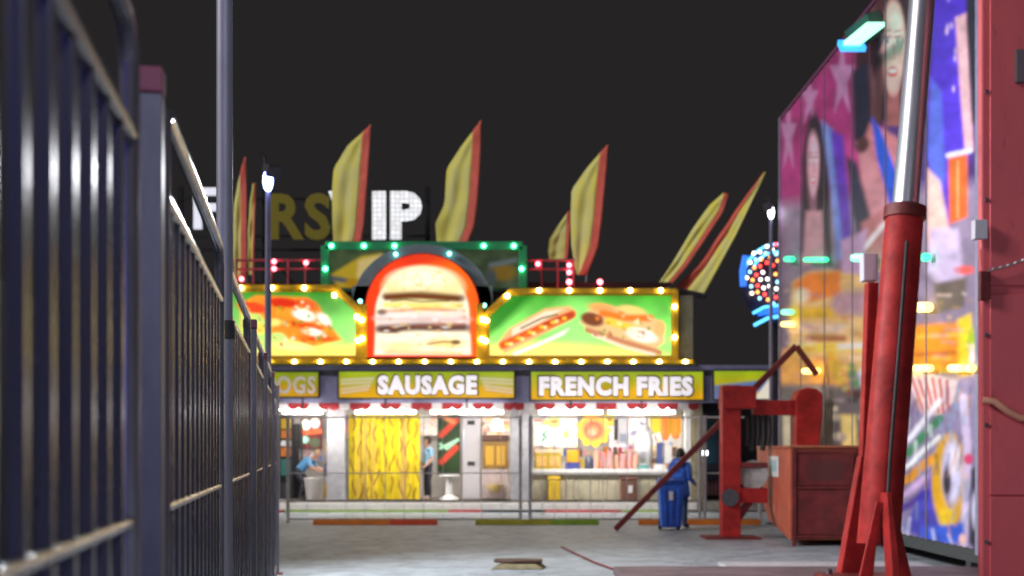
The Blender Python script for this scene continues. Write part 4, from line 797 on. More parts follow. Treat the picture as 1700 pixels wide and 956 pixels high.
# main woman
c.poly([(1424, -60), (1450, -120), (1500, -140), (1512, 0), (1510, 200), (1475, 130), (1462, 210), (1448, 240), (1430, 240), (1420, 100)], (48, 30, 38), 8)
c.poly([(1415, 120), (1440, 100), (1446, 230), (1430, 260), (1418, 240)], (28, 32, 50), 8)
c.poly([(1446, -30), (1460, 60), (1462, 180), (1452, 230), (1444, 120)], (96, 60, 70), 8, 0.8)
face(1483, 78, 20, 82, (196, 146, 142), (128, 78, 80), (46, 30, 38), -1.5)
for x_ in (1450, 1456, 1462, 1508): c.line([(x_, -40), (x_+3, 90), (x_-4, 210)], 2.5, (104, 66, 64), 4, 0.55)
c.poly([(1444, 205), (1470, 215), (1505, 240), (1508, 380), (1440, 380), (1425, 300), (1432, 240)], (165, 105, 112), 8)
c.poly([(1447, 195), (1462, 215), (1486, 280), (1500, 330), (1505, 400), (1480, 350), (1455, 260)], (30, 70, 200), 6)
c.poly([(1422, 235), (1440, 240), (1470, 330), (1484, 395), (1460, 400), (1436, 330)], (172, 118, 128), 7); c.ell(1432, 240, 10, 14, (70, 45, 48), 20, 6)
c.poly([(1405, 260), (1422, 270), (1450, 380), (1465, 430), (1430, 430), (1415, 350)], (40, 45, 65), 8)
c.poly([(1430, 370), (1475, 340), (1500, 380), (1495, 440), (1430, 440)], (150, 95, 98), 9); c.line([(1436, 410), (1468, 372)], 8, (215, 190, 200), 6); c.poly([(1395, 400), (1440, 380), (1430, 460), (1400, 480)], (165, 135, 170), 8)
# sparkling purple dress and third figure
c.poly([(1548, -330), (1608, -330), (1606, 0), (1612, 250), (1598, 300), (1570, 400), (1545, 280)], (62, 42, 160), 8); c.poly([(1545, 130), (1562, 150), (1570, 290), (1560, 330), (1540, 260)], (70, 92, 205), 8, 0.8)
for k in range(24): c.ell(1560+rng.random()*38, rng.random()*270-120, 2.2, 5, (165, 145, 220), 0, 3, 0.9)
c.poly([(1586, 30), (1606, 20), (1612, 170), (1616, 250), (1602, 250), (1594, 150)], (190, 140, 145), 6); c.poly([(1604, -330), (1640, -330), (1640, 250), (1614, 200), (1604, 40)], (28, 30, 42), 6)
c.poly([(1540, 280), (1560, 300), (1572, 360), (1590, 440), (1600, 470), (1560, 470), (1540, 400)], (205, 160, 150), 8)
c.poly([(1574, 262), (1606, 255), (1606, 360), (1576, 372)], (205, 82, 32), 5); c.line([(1574, 258), (1610, 250)], 8, (190, 190, 215), 4); c.line([(1590, 268), (1590, 360)], 3, (235, 140, 90), 3)
c.poly([(1545, 380), (1590, 380), (1600, 460), (1560, 480), (1540, 450)], (176, 160, 190), 10); c.ell(1602, 448, 16, 7, (205, 75, 70), 0, 6); c.poly([(1550, 470), (1606, 460), (1600, 510), (1555, 520)], (88, 78, 72), 8)
# food painting band
c.poly([(1314, 470), (1340, 452), (1380, 448), (1400, 452), (1440, 458), (1455, 470), (1450, 620), (1310, 620)], (200, 165, 110), 8)
c.poly([(1318, 470), (1345, 452), (1395, 450), (1395, 490), (1345, 500), (1318, 495)], (205, 110, 35), 9); c.ell(1330, 490, 14, 12, (225, 195, 170), 0, 9)
c.line([(1314, 520), (1400, 518)], 18, (196, 155, 25), 8); c.line([(1400, 505), (1450, 500)], 40, (150, 115, 150), 14, 0.8); c.line([(1314, 545), (1395, 545)], 14, (215, 180, 160), 8); c.line([(1340, 562), (1400, 562)], 10, (150, 80, 55), 7)
c.line([(1318, 578), (1440, 575)], 15, (225, 185, 70), 8); c.line([(1395, 575), (1450, 572)], 10, (235, 200, 195), 6); c.poly([(1300, 580), (1320, 575), (1330, 630), (1300, 640)], (225, 160, 80), 9)
c.poly([(1296, 590), (1400, 600), (1410, 640), (1296, 640)], (220, 150, 70), 10); c.line([(1380, 590), (1410, 680)], 16, (215, 165, 40), 8); c.line([(1413, 610), (1440, 700)], 13, (50, 130, 60), 8); c.line([(1430, 620), (1450, 690)], 12, (190, 190, 200), 8)
c.poly([(1506, 540), (1590, 535), (1600, 600), (1590, 615), (1506, 612)], (205, 125, 20), 10); c.line([(1500, 560), (1585, 556)], 6, (235, 160, 50), 6); c.line([(1500, 590), (1585, 585)], 6, (170, 90, 15), 6); c.line([(1506, 612), (1590, 616)], 10, (190, 150, 10), 8)
c.poly([(1590, 530), (1612, 520), (1618, 620), (1604, 650), (1592, 640)], (215, 180, 30), 8); c.ell(1612, 570, 8, 26, (140, 165, 30), 0, 6); c.ell(1614, 592, 5, 16, (220, 190, 200), 0, 5)
# lower half: cream shelf, striped bag, swirls, golden ring
c.poly([(1290, 640), (1480, 640), (1480, 860), (1290, 860)], (95, 90, 92), 12); c.poly([(1300, 690), (1345, 688), (1345, 742), (1300, 742)], (215, 205, 175), 6); c.poly([(1395, 688), (1420, 688), (1425, 760), (1400, 760)], (220, 200, 120), 6)
for k in range(34):
    x = 1330+rng.random()*150; y = 645+rng.random()*95; c.ell(x, y, 3+9*rng.random(), 3+5*rng.random(), [(222, 212, 180), (40, 36, 40), (150, 140, 140), (120, 60, 40), (200, 190, 120)][k % 5], 0, 5, 0.8)
for k in range(5): c.line([(1352+k*9, 688), (1352+k*9, 742)], 3, (60, 55, 62), 3, 0.7)
c.poly([(1485, 640), (1625, 620), (1625, 920), (1485, 890)], (128, 118, 150), 10)
c.poly([(1506, 628), (1530, 615), (1590, 632), (1584, 665), (1560, 690), (1530, 685)], (212, 190, 190), 5)
for k in range(6): c.line([(1512+k*12, 622+2*k), (1534+k*8, 684)], 4.5, (165, 40, 30), 3)
c.ell(1522, 618, 12, 8, (225, 195, 130), 0, 5)
for k, (col, wd) in enumerate((((215, 215, 225), 9), ((45, 120, 80), 13), ((222, 225, 225), 8), ((210, 140, 30), 14), ((190, 160, 205), 11), ((80, 55, 140), 12))):
    c.line([(1482, 745+k*21), (1510, 728+k*22), (1532, 700+k*24), (1560, 665+k*30)], wd, col, 5)
c.poly([(1500, 880), (1545, 780), (1560, 760), (1566, 880), (1560, 905)], (40, 40, 170), 10, 0.85)
c.ell(1576, 798, 30, 78, (205, 155, 12), 0, 6); c.ell(1572, 860, 14, 18, (222, 190, 30), 0, 8, 0.8); c.ell(1580, 785, 17, 55, (190, 185, 215), 0, 6); c.ell(1572, 800, 7, 26, (35, 30, 45), 0, 5); c.ell(1584, 762, 9, 26, (215, 212, 232), 0, 7)
c.line([(1599, 660), (1606, 740), (1604, 830), (1600, 900)], 13, (196, 180, 212), 6); c.ell(1608, 762, 8, 9, (200, 60, 110), 0, 4); c.poly([(1612, 780), (1626, 770), (1626, 920), (1608, 900)], (40, 36, 55), 6); c.ell(1618, 846, 5, 26, (200, 200, 225), 0, 5)
c.poly([(1530, 876), (1600, 868), (1604, 900), (1530, 905)], (40, 80, 190), 8); c.ell(1598, 895, 6, 9, (215, 175, 160), 0, 4)
for k in range(90):
    x = 1300+rng.random()*310; y = 430+rng.random()*200; c.line([(x, y), (x+rng.random()*30, y+rng.random()*5-2)], 2+5*rng.random(), [(235, 190, 90), (180, 90, 40), (230, 205, 190), (160, 120, 30), (140, 120, 150)][k % 5], 6, 0.45)
for k in range(70):
    x = 1490+rng.random()*125; y = 640+rng.random()*250; c.line([(x, y), (x-8+rng.random()*16, y+10+rng.random()*30)], 2+4*rng.random(), [(230, 230, 240), (60, 50, 110), (200, 140, 30), (40, 40, 50), (120, 160, 190)][k % 5], 4, 0.5)
c.c *= (1+0.55*np.clip((430-c.Y)/120, 0, 1))[..., None]; c.c *= (1-0.22*np.clip((c.Y-640)/60, 0, 1))[..., None]; c.c = np.clip(c.c, 0, 0.62)  # uneven lamp light offset in the paint: lighter above, darker below
c.noise(18, 0.18, 21); c.noise(7, 0.06, 22)
k5 = np.array([0.0, 1, 3, 1, 0])/5.0
for _ in range(1):
    pd = np.pad(c.c, ((2, 2), (2, 2), (0, 0)), mode='edge'); hx = sum(k5[i]*pd[:, i:i+c.c.shape[1]] for i in range(5)); c.c = sum(k5[i]*hx[i:i+c.c.shape[0]] for i in range(5))
mw = thing('ride_wall', 'tall airbrushed ride wall with painted women, burger and bright swirls', 'ride wall', (XM, 20.0, 0))
zb = 0.35; zt = 8.9
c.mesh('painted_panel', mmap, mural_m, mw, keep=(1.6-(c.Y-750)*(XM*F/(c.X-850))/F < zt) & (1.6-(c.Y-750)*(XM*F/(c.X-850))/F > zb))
ya, yb = XM*F/(1622-850), XM*F/(1296-850)
part('backing', MB().box((XM+0.01, ya, zb), (XM+0.25, yb, zt)), dkgrey, mw)
tr = MB(); tr.box((XM-0.03, ya-0.1, zb-0.06), (XM+0.26, ya, zt+0.06)); part('edge_trim', tr, mat('blue_grey_trim', (0.30, 0.32, 0.46), 0.4, grime=0.2), mw, bevel=0.01)
part('edge_trim', MB().box((XM-0.03, yb, zb-0.06), (XM+0.26, yb+0.1, zt+0.06)), mat('lilac_trim', (0.30, 0.26, 0.34), 0.4, grime=0.2), mw, bevel=0.01)
part('edge_trim', MB().box((XM-0.02, ya, zt), (XM+0.26, yb, zt+0.06)), mat('plum_trim', (0.22, 0.08, 0.18), 0.4), mw)
for k in range(1, 6): y = ya+(yb-ya)*k/6; part('seam_strip', MB().box((XM-0.012, y-0.02, zb), (XM+0.005, y+0.02, zt)), mat('grey_seam', (0.18, 0.16, 0.2), 0.5), mw)
for k in range(4): y = ya+0.4+(yb-ya-0.8)*k/3; part('leg', MB().box((XM+0.04, y-0.09, 0), (XM+0.22, y+0.09, zb)), dkgrey, mw)
part('chassis', MB().box((XM+0.02, ya, 0.18), (XM+0.9, yb, 0.346)), mat('chassis_dark', (0.05, 0.06, 0.06), 0.6), mw)
green_t = mat('green_tube', (0.1, 0.7, 0.4), 0.3, emit=(0.03, 0.62, 0.28), es=2.2); mint_t = mat('mint_tube', (0.3, 0.9, 0.7), 0.3, emit=(0.18, 0.80, 0.50), es=1.5); warm_t = mat('warm_tube', (0.9, 0.8, 0.4), 0.3, emit=(1.0, 0.75, 0.2), es=2.6)
for x0, x1, y, m, r in ((1305, 1316, 430, green_t, .06), (1337, 1372, 431, green_t, .05), (1418, 1450, 428, mint_t, .07), (1534, 1540, 427, green_t, .06), (1300, 1314, 518, mint_t, .06), (1300, 1316, 538, warm_t, .06), (1335, 1358, 616, warm_t, .06), (1520, 1542, 510, warm_t, .07), (1520, 1545, 611, warm_t, .05), (1578, 1598, 611, warm_t, .05), (1606, 1615, 611, warm_t, .05)):
    part('light_tube', MB().tube([MP(x0, y, 0.12), MP(x1, y, 0.12)], r, 8), m, mw)
fl = part('flood_light', MB().beam(MP(1418, 66, 0.30), MP(1456, 36, 0.12), 0.34, 0.26), mat('flood_case', (0.05, 0.15, 0.12), 0.4), mw)
part('lens', MB().beam(MP(1414, 72, 0.46), MP(1454, 40, 0.46), 0.26, 0.06), mat('green_flood', (0.5, 1, 0.7), 0.3, emit=(0.32, 1.0, 0.62), es=2.2), fl); part('lens', MB().beam(MP(1411, 70, 0.42), MP(1417, 82, 0.42), 0.4, 0.08), mat('blue_flood', (0.1, 0.4, 1), 0.3, emit=(0.03, 0.30, 0.85), es=2.0), fl)

# ------------------------------------------------------------------ red ride steelwork
bp = part('ride_platform', MB().box((X_(1018, 15.7), 11.6, 0.0), (6.4, 15.7, 0.11)), mat('pinkish_steel_plate', (0.20, 0.135, 0.155), 0.5, grime=0.45, gscale=1.5, bump=0.15), None, bevel=0.012); tag(bp, 'low dull mauve steel base plate under the big ram and red tower', 'base plate')
pk = part('metal_ramp', MB().box((X_(1190, 17.0), 15.9, 0.0), (5.7, 16.9, 0.06)), mat('pale_deck', (0.55, 0.55, 0.58), 0.45, grime=0.25), None, bevel=0.008); tag(pk, 'pale steel deck strip behind the base plate', 'deck')
# leaning ram
rm = thing('hydraulic_ram', 'huge leaning red hydraulic ram with a polished steel rod', 'ram', (P(1457, 950, 13.6).x, 13.6, 0.11))
a = P(1503, 345, 13.9); b = P(1458, 905, 13.6); ax = (a-b).normalized()
part('cylinder', MB().tube([b, b+(a-b)*0.35, b+(a-b)*0.965, a-ax*0.02], [0.235, 0.226, 0.212, 0.212], 28), red, rm, smooth=True)
part('collar', MB().tube([a-ax*0.14, a-ax*0.13, a+ax*0.0, a+ax*0.02], [0.225, 0.238, 0.238, 0.20], 28), red_dark, rm, smooth=True)
part('rod', MB().tube([a+ax*0.018, a+ax*4.2], 0.148, 28), chrome, rm, smooth=True)
ft = MB()
for sx in (-1, 1):
    x0 = b.x+sx*0.09
    ft.prism([(b.x+sx*0.05, 13.32, 1.05), (b.x+sx*0.10, 13.32, 1.05), (b.x+sx*0.31, 13.32, 0.12), (b.x+sx*0.15, 13.32, 0.12)], (0, 0.06, 0))
ft.prism([(b.x-0.03, 13.2, 1.15), (b.x+0.03, 13.2, 1.15), (b.x+0.05, 12.9, 0.12), (b.x-0.05, 12.9, 0.12)], (0, 0.25, 0))
part('gusset', ft, red, rm, bevel=0.01)
part('foot_plate', MB().box((b.x-0.55, 12.9, 0.11), (b.x+0.5, 14.3, 0.17)), red_dark, rm, bevel=0.01)
for dx in (-0.42, 0.36): 
    for dy in (0.12, 1.2): part('bolt', MB().tube([(b.x+dx, 12.9+dy, 0.17), (b.x+dx, 12.9+dy, 0.23)], 0.035, 6), galv, rm)
sp_ = MB(); sp_.beam(P(1447, 470, 14.35), P(1437, 760, 14.35), 0.13, 0.16); sp_.beam(P(1437, 758, 14.35), P(1412, 955, 14.35), 0.16, 0.18, 0.30, 0.22)
part('strut', sp_, red, rm, bevel=0.012)
part('junction_box', MB().box(tuple(P(1433, 466, 14.3)), tuple(P(1458, 420, 14.3)+Vector((0, 0.16, 0)))), mat('pale_box', (0.62, 0.60, 0.68), 0.4), rm, bevel=0.015)
hs = MB().tube([P(1470, 900, 13.25), P(1478, 760, 13.3), P(1494, 560, 13.5), P(1506, 400, 13.6)], 0.02, 8); part('hose', hs, dark, rm, smooth=True)
# tower at the right edge
tw = thing('steel_tower', 'massive red steel tower filling the right picture edge', 'tower', (5.6, 13.4, 0.11))
x0 = (1629-850)*13.4/F; yt = 13.4
part('column', MB().box((x0, yt, 0.112), (x0+1.6, yt+0.12, 7.2)), red_tower, tw, bevel=0.025)
pl2 = MB()
for z0, z1 in ((0.13, 1.1), (1.12, 3.35), (3.45, 7.1)): pl2.box((x0+0.09, yt-0.025, z0), (x0+1.5, yt-0.002, z1))
part('cover_plate', pl2, red_tower, tw, bevel=0.008)
part('bracket', MB().box((x0-0.05, yt-0.1, Z_(500, yt)), (x0+0.07, yt-0.028, Z_(452, yt))), red_dark, tw, bevel=0.01)
for z in (0.6, 1.9, 2.9, 4.4, 5.6):
    part('bolt', MB().tube([(x0+0.05, yt-0.001, z), (x0+0.05, yt-0.04, z)], 0.022, 6), galv, tw)
part('junction_box', MB().box((X_(1610, yt), yt-0.14, Z_(400, yt)), (X_(1632, yt), yt-0.03, Z_(368, yt))), mat('pale_box', (0.62, 0.60, 0.68), 0.4), tw, bevel=0.01)
part('control_panel', MB().box((X_(1682, yt), yt-0.08, Z_(140, yt)), (X_(1720, yt), yt-0.028, Z_(85, yt))), mat('grey_panel', (0.16, 0.12, 0.14), 0.5), tw, bevel=0.01)
ch = MB()
for k in range(12):
    p = P(1640+k*6.2, 449-k*1.9+2.0*math.sin(k/11*math.pi), yt-0.1); q = P(1645+k*6.2, 447.5-k*1.9+2.0*math.sin((k+.8)/11*math.pi), yt-0.1); ch.tube([p, (p+q)/2+Vector((0, -0.012 if k % 2 else 0.0, 0.006)), q], 0.014, 6)
tag(part('chain', ch, mat('chain_steel', (0.62, 0.62, 0.64), 0.3, 0.8), None, smooth=True), 'steel chain slung across the red tower', 'chain')
part('streak', MB().tube([P(1632, 664, yt-.07), P(1650, 666, yt-.1), P(1672, 682, yt-.1), P(1692, 694, yt-.1), P(1730, 696, yt-.1)], 0.04, 10), mat('peach_streak', (0.72, 0.34, 0.22), 0.45), tw, smooth=True)  # peach streak across the tower, shaped as a thin tube
# gantry
gy = 22.3
gt = thing('gantry', 'red steel loading gantry with long diagonal brace behind the machine box', 'gantry', P(1212, 893, gy))
def bar(nm, a, b, w_, d, m=red, Y=gy, Y2=None, **k): return part(nm, MB().beam(P(*a, Y), P(*b, Y2 or Y), w_, d, **k), m, gt, bevel=0.012)
bar('post', (1212, 640), (1212, 890), 0.34, 0.34); part('foot_plate', MB().box((P(1212, 893, gy).x-0.5, gy-0.4, 0), (P(1212, 893, gy).x+0.5, gy+0.4, 0.04)), red_dark, gt)
bar('head', (1196, 660), (1252, 660), 0.42, 0.44); bar('beam', (1250, 677), (1345, 677), 0.27, 0.28)
part('end_housing', MB().prism([P(x, y, gy-0.25) for x, y in ((1322, 744), (1322, 660), (1328, 648), (1340, 643), (1356, 645), (1366, 654), (1366, 690), (1360, 744))], (0, 0.5, 0)), red, gt, bevel=0.02)
bar('brace', (1022, 878), (1322, 574), 0.11, 0.11, red_dark, 24.4, 22.4); bar('brace', (1322, 575), (1356, 622), 0.10, 0.10, red_dark, 22.35)
bar('brace', (1217, 872), (1262, 806), 0.13, 0.12, red_dark); bar('brace', (1318, 745), (1352, 690), 0.11, 0.11, red_dark)
bar('yoke', (1200, 822), (1272, 822), 0.28, 0.3); bar('yoke', (1226, 772), (1272, 772), 0.1, 0.3, red_dark)
bar('post', (1392, 640), (1392, 742), 0.27, 0.26)
part('sheave', MB().tube([P(1212, 826, gy-0.24), P(1212, 826, gy-0.17)], 0.16, 18), dkgrey, gt, smooth=True)
cb = MB()
for k in range(5): x = 1240+k*9; cb.tube([P(x, 690, gy), P(x+1, 720, gy), P(x-1, 740+8*(k % 2), gy)], 0.05, 8)
part('cable', cb, dark, gt, smooth=True)
part('counterweight', MB().tube([P(1250, 788, gy-0.1), P(1250, 788, gy+0.2)], 0.27, 20), mat('pale_weight', (0.40, 0.39, 0.37), 0.5, grime=0.4), gt, smooth=True)
# machine box
mc = P(1311, 905, 20.4); mc.z = 0.0
pA = Vector((mc.x, 20.4)); pB = Vector(((1257-850)*24.2/F, 24.2)); pC = Vector(((1427-850)*20.5/F, 20.5)); pD = pB+(pC-pA)
bxm = thing('machine_box', 'big red steel machine box with a white label on its lit side', 'machine box', (mc.x+0.6, 22.2, 0))
zt_, zm, zl = 1.66, 0.95, 0.10
def ring_(z, ins=0.0): 
    cxy = (pA+pB+pC+pD)/4; return [Vector(((p.x-cxy.x)*(1-ins)+cxy.x, (p.y-cxy.y)*(1-ins)+cxy.y, z)) for p in (pA, pC, pD, pB)]
m_ = MB(); r0 = ring_(zt_); r1 = ring_(zm); r2 = ring_(zl, 0.0)
r2[3] = r2[3]+Vector((0.12, -0.5, 0.16)); r2[2] = r2[2]+Vector((-0.1, -0.5, 0.16))
m_.add(r0+r1+r2, [(0, 1, 2, 3), (0, 4, 5, 1), (1, 5, 6, 2), (2, 6, 7, 3), (3, 7, 4, 0), (4, 8, 9, 5), (5, 9, 10, 6), (6, 10, 11, 7), (7, 11, 8, 4), (11, 10, 9, 8)])
part('body', m_, mat('box_red', (0.52, 0.125, 0.06), 0.5, grime=0.5, gscale=2.2, bump=0.08, gcol=(0.38, 0.075, 0.045)), bxm, bevel=0.02)
part('lid', MB().add(ring_(zt_+0.003, -0.015)+ring_(zt_+0.05, -0.015), [(3, 2, 1, 0), (4, 5, 6, 7), (0, 1, 5, 4), (1, 2, 6, 5), (2, 3, 7, 6), (3, 0, 4, 7)]), mat('orange_red_lid', (0.50, 0.16, 0.08), 0.45, grime=0.3), bxm, bevel=0.01)
nrm = Vector((-(pB-pA).y, (pB-pA).x, 0)).normalized()
def side(t, z, off=0.012): p = pA+(pB-pA)*t; return Vector((p.x, p.y, z))+nrm*off
part('label', MB().prism([side(0.28, 1.15), side(0.58, 1.15), side(0.58, 1.52), side(0.28, 1.52)], nrm*0.006), white, bxm)
part('label', MB().prism([side(0.34, 1.25, .02), side(0.52, 1.25, .02), side(0.52, 1.45, .02), side(0.34, 1.45, .02)], nrm*0.004), mat('pale_cyan_print', (0.35, 0.55, 0.58), 0.5), bxm)
fr_ = MB(); d_ = (pC-pA).normalized()
for t in (0.06, 0.94): p = pA+(pC-pA)*t; fr_.box((p.x-0.035, p.y-0.05, 0.0), (p.x+0.035, p.y-0.003, zt_))
for z in (0.14, 0.97, 1.58): fr_.box((pA.x+0.11, pA.y-0.035, z), (pC.x-0.11, pA.y-0.004, z+0.05))
part('rib', fr_, red_dark, bxm, bevel=0.006)
part('shaded_cover_panel', MB().box((pA.x+0.13, pA.y-0.024, 0.2), (pC.x-0.13, pA.y-0.006, 0.95)), red_dark, bxm, bevel=0.006); part('shaded_cover_panel', MB().box((pA.x+0.13, pA.y-0.017, 1.03), (pC.x-0.13, pA.y-0.006, 1.57)), red_dark, bxm, bevel=0.004)  # panel colour darkened to carry the shade on the box front
part('vent', MB().box((pA.x+0.3, pA.y-0.02, 1.12), (pC.x-0.3, pA.y-0.003, 1.45)), mat('vent_dark', (0.10, 0.02, 0.02), 0.6), bxm)
# loose things on the ground
cv = thing('cable_cover', 'black and yellow rubber cable cover lying on the pavement', 'cable cover', P(858, 945, 16.6))
q = P(858, 948, 16.6); q.z = 0.004
part('body', MB().prism([(q.x-0.36, q.y-0.26, 0.004), (q.x-0.2, q.y-0.2, 0.07), (q.x+0.26, q.y-0.2, 0.07), (q.x+0.36, q.y-0.26, 0.004)], (0.05, 0.5, 0)), mat('dusty_yellow_rubber', (0.22, 0.18, 0.09), 0.6, grime=0.4), cv, bevel=0.01)
part('lid', MB().prism([(q.x-0.32, q.y-0.02, 0.076), (q.x-0.05, q.y-0.16, 0.074), (q.x+0.34, q.y-0.14, 0.075), (q.x+0.36, q.y+0.2, 0.075), (q.x-0.3, q.y+0.2, 0.078)], (0, 0, 0.04)), mat('brown_black_rubber', (0.06, 0.025, 0.02), 0.5), cv, bevel=0.01)
cbp = [P(930, 908, 1), P(975, 928, 1), P(1010, 942, 1), P(1060, 950, 1)]
pts = []
for (x, y) in ((932, 908), (955, 919), (985, 933), (1012, 943), (1032, 949)): Yg = 1.585*F/(y-750); pts.append(Vector(((x-850)*Yg/F, Yg, 0.018)))
tag(part('power_cable', MB().tube(pts, 0.016, 8), red_dark, None, smooth=True), 'thin dark red cable running over the pavement to the base plate', 'cable')
# ------------------------------------------------------------------ people
def eval_mesh(o):
    dg = bpy.context.evaluated_depsgraph_get(); return bpy.data.meshes.new_from_object(o.evaluated_get(dg))
def person(label, loc, J, head_f, shirt, pants, shoes, rz_=0.0, hair=None, cap=None, sleeve='short'):
    """J: joint -> (x, y, z), radius. One continuous remeshed body; figure faces -Y before rz_."""
    bones = [('pelvis','chest'),('chest','neck'),('neck','head'),('chest','shL'),('shL','elL'),('elL','wrL'),('chest','shR'),('shR','elR'),('elR','wrR'),('pelvis','hipL'),('hipL','knL'),('knL','anL'),('anL','toL'),('pelvis','hipR'),('hipR','knR'),('knR','anR'),('anR','toR')]
    rad = dict(pelvis=.135, chest=.15, neck=.055, head=.07, shL=.068, shR=.068, elL=.044, elR=.044, wrL=.03, wrR=.03, hipL=.095, hipR=.095, knL=.06, knR=.06, anL=.043, anR=.043, toL=.036, toR=.036)
    V = {k: Vector(v) for k, v in J.items()}
    m_ = MB()
    def limb(a, b, ra, rb, sq=1.0):
        n = 9; m_.tube([V[a].lerp(V[b], k/n) if isinstance(a, str) else a.lerp(b, k/n) for k in range(n+1)], [ra+(rb-ra)*k/n+0.012*math.sin(math.pi*k/n) for k in range(n+1)], 14)
    for a, b in bones:
        if b == 'head': m_.tube([V['neck']-(V['head']-V['neck'])*0.2, V['head']], 0.055, 12)
        elif (a, b) == ('pelvis', 'chest'):
            for s in (-1, 0, 1):
                off = Vector((s*0.055, 0, 0)); m_.tube([V[a].lerp(V[b], k/8)+off*(0.9+0.5*k/8) for k in range(9)], [0.115+0.012*abs(k-4)/4 for k in range(9)], 14)
        else: limb(a, b, rad[a]*(0.75 if a in ('chest', 'pelvis') else 1), rad[b])
    for k in J: m_.ball(V[k], rad[k]*(0.98 if k not in ('chest', 'head', 'toL', 'toR') else 0.95), 12, 8)
    # head with face
    hf = Vector(head_f).normalized(); up = (V['head']-V['neck']).normalized(); up = (up-hf*up.dot(hf)).normalized(); rt = hf.cross(up)
    H = V['head']+up*0.045
    def hp(x, y, z): return H+rt*x+hf*y+up*z
    hm = MB().ball((0, 0, 0), 1, 20, 14)
    vs = []
    for v in hm.v:
        x, y, z = v; wz = 1-0.22*max(0, -z); vs.append(hp(x*0.076*wz, y*0.098*(1-0.1*max(0, -z)), z*0.12))
    m_.add(vs, hm.f)
    m_.tube([hp(0, 0.088, 0.02), hp(0, 0.112, -0.022)], [0.009, 0.016], 8); m_.ball(hp(0, 0.085, -0.055), 0.018, 8, 6); m_.ball(hp(0, 0.07, -0.095), 0.028, 8, 6)
    for s in (-1, 1): m_.ball(hp(s*0.078, -0.005, -0.005), 0.022, 8, 6)
    # hands: palm and five fingers, slightly curled
    for sd_ in 'LR':
        wv = V['wr'+sd_]; d = (wv-V['el'+sd_]).normalized(); side_ = Vector((0, 1, 0)); side_ = (side_-d*side_.dot(d)).normalized(); nn = d.cross(side_)
        m_.tube([wv, wv+d*0.05, wv+d*0.09], [0.028, 0.037, 0.036], 10)
        for f, (o_, ln) in enumerate(((-0.03, .07), (-0.01, .08), (0.011, .075), (0.031, .058))):
            b_ = wv+d*0.085+side_*o_; m_.tube([b_, b_+d*ln*0.5, b_+d*ln*0.85+nn*ln*0.35], [0.0092, 0.0088, 0.0075], 8)
        b_ = wv+d*0.03-side_*0.03; m_.tube([b_, b_-side_*0.025+d*0.03, b_-side_*0.03+d*0.065+nn*0.015], [0.013, 0.011, 0.008], 8)
    root = bpy.data.objects.new('person', None); COL.objects.link(root); root.location = loc; root.rotation_euler = (0, 0, rz_); tag(root, label, 'person')
    tmp = part('tmp', m_, None, None); rmod = tmp.modifiers.new('r', 'REMESH'); rmod.mode = 'VOXEL'; rmod.voxel_size = 0.009
    smod = tmp.modifiers.new('s', 'SMOOTH'); smod.factor = 0.5; smod.iterations = 3
    me = eval_mesh(tmp); bpy.data.objects.remove(tmp)
    body = bpy.data.objects.new('body', me); COL.objects.link(body); body.parent = root; me.shade_smooth()
    for mm in (skin_m, shirt, pants, shoes, hair_m, mat('lip', (0.40, 0.12, 0.11), 0.5)): me.materials.append(mm)
    # materials by the nearest bone
    n = len(me.polygons); ctr = np.empty(n*3); me.polygons.foreach_get('center', ctr); ctr = ctr.reshape(-1, 3)
    best = np.full(n, 1e9); idx = np.zeros(n, int)
    def segd(a, b): a = np.array(a); e = np.array(b)-a; t = np.clip(((ctr-a)@e)/(e@e+1e-9), 0, 1); return np.linalg.norm(ctr-a-t[:, None]*e, axis=1), t
    for a, b in bones:
        d, t = segd(V[a], V[b]); d = d/max(rad[a], rad[b])
        if b == 'head' : mi = np.zeros(n, int)
        elif b in ('toL', 'toR'): mi = np.full(n, 3)
        elif a in ('hipL', 'hipR', 'knL', 'knR') or b in ('hipL', 'hipR'): mi = np.full(n, 2)
        elif (a, b) == ('pelvis', 'chest'): mi = np.where(t < 0.18, 2, 1)
        elif a in ('elL', 'elR'): mi = np.zeros(n, int) if sleeve == 'short' else np.where(t < 0.92, 1, 0)
        elif a in ('shL', 'shR'): mi = np.where(t < (0.75 if sleeve == 'short' else 2), 1, 0)
        elif b == 'neck': mi = np.where(t < 0.65, 1, 0)
        else: mi = np.full(n, 1)
        k = d < best; best[k] = d[k]; idx[k] = mi[k]
    hd_ = np.linalg.norm(ctr-np.array(H), axis=1) < 0.125; idx[hd_] = 0
    for s in (-1, 1): idx[np.linalg.norm(ctr-np.array(hp(s*0.03, 0.085, 0.012)), axis=1) < 0.012] = 4
    mo = np.abs((ctr-np.array(hp(0, 0.095, -0.058)))@np.array(up)) < 0.007; idx[mo & (np.linalg.norm(ctr-np.array(hp(0, 0.095, -0.058)), axis=1) < 0.026)] = 5
    me.polygons.foreach_set('material_index', idx.astype(np.int32)); me.update()
    if hair or cap:
        hb = MB().ball((0, 0, 0), 1, 24, 16); vs = [hp(v.x*0.088, v.y*0.108-0.008, v.z*0.128+0.012) for v in hb.v]
        keep_ = [f for f in hb.f if (lambda cc: not (cc.y > 0.15 and cc.z < 0.42) and cc.z > (-0.55 if hair else 0.25))(sum((hb.v[i] for i in f), Vector())/len(f))]
        ho = part('hair' if hair else 'cap', MB().add(vs, keep_), hair or cap, root, smooth=True, local=True); q_ = ho.modifiers.new('t', 'SOLIDIFY'); q_.thickness = 0.018; q_.offset = 0
        if cap: part('cap_brim', MB().prism([hp(-0.07, 0.07, 0.05), hp(-0.06, 0.15, 0.035), hp(0, 0.185, 0.03), hp(0.06, 0.15, 0.035), hp(0.07, 0.07, 0.05)], up*0.01), cap, ho, local=True)
    return root
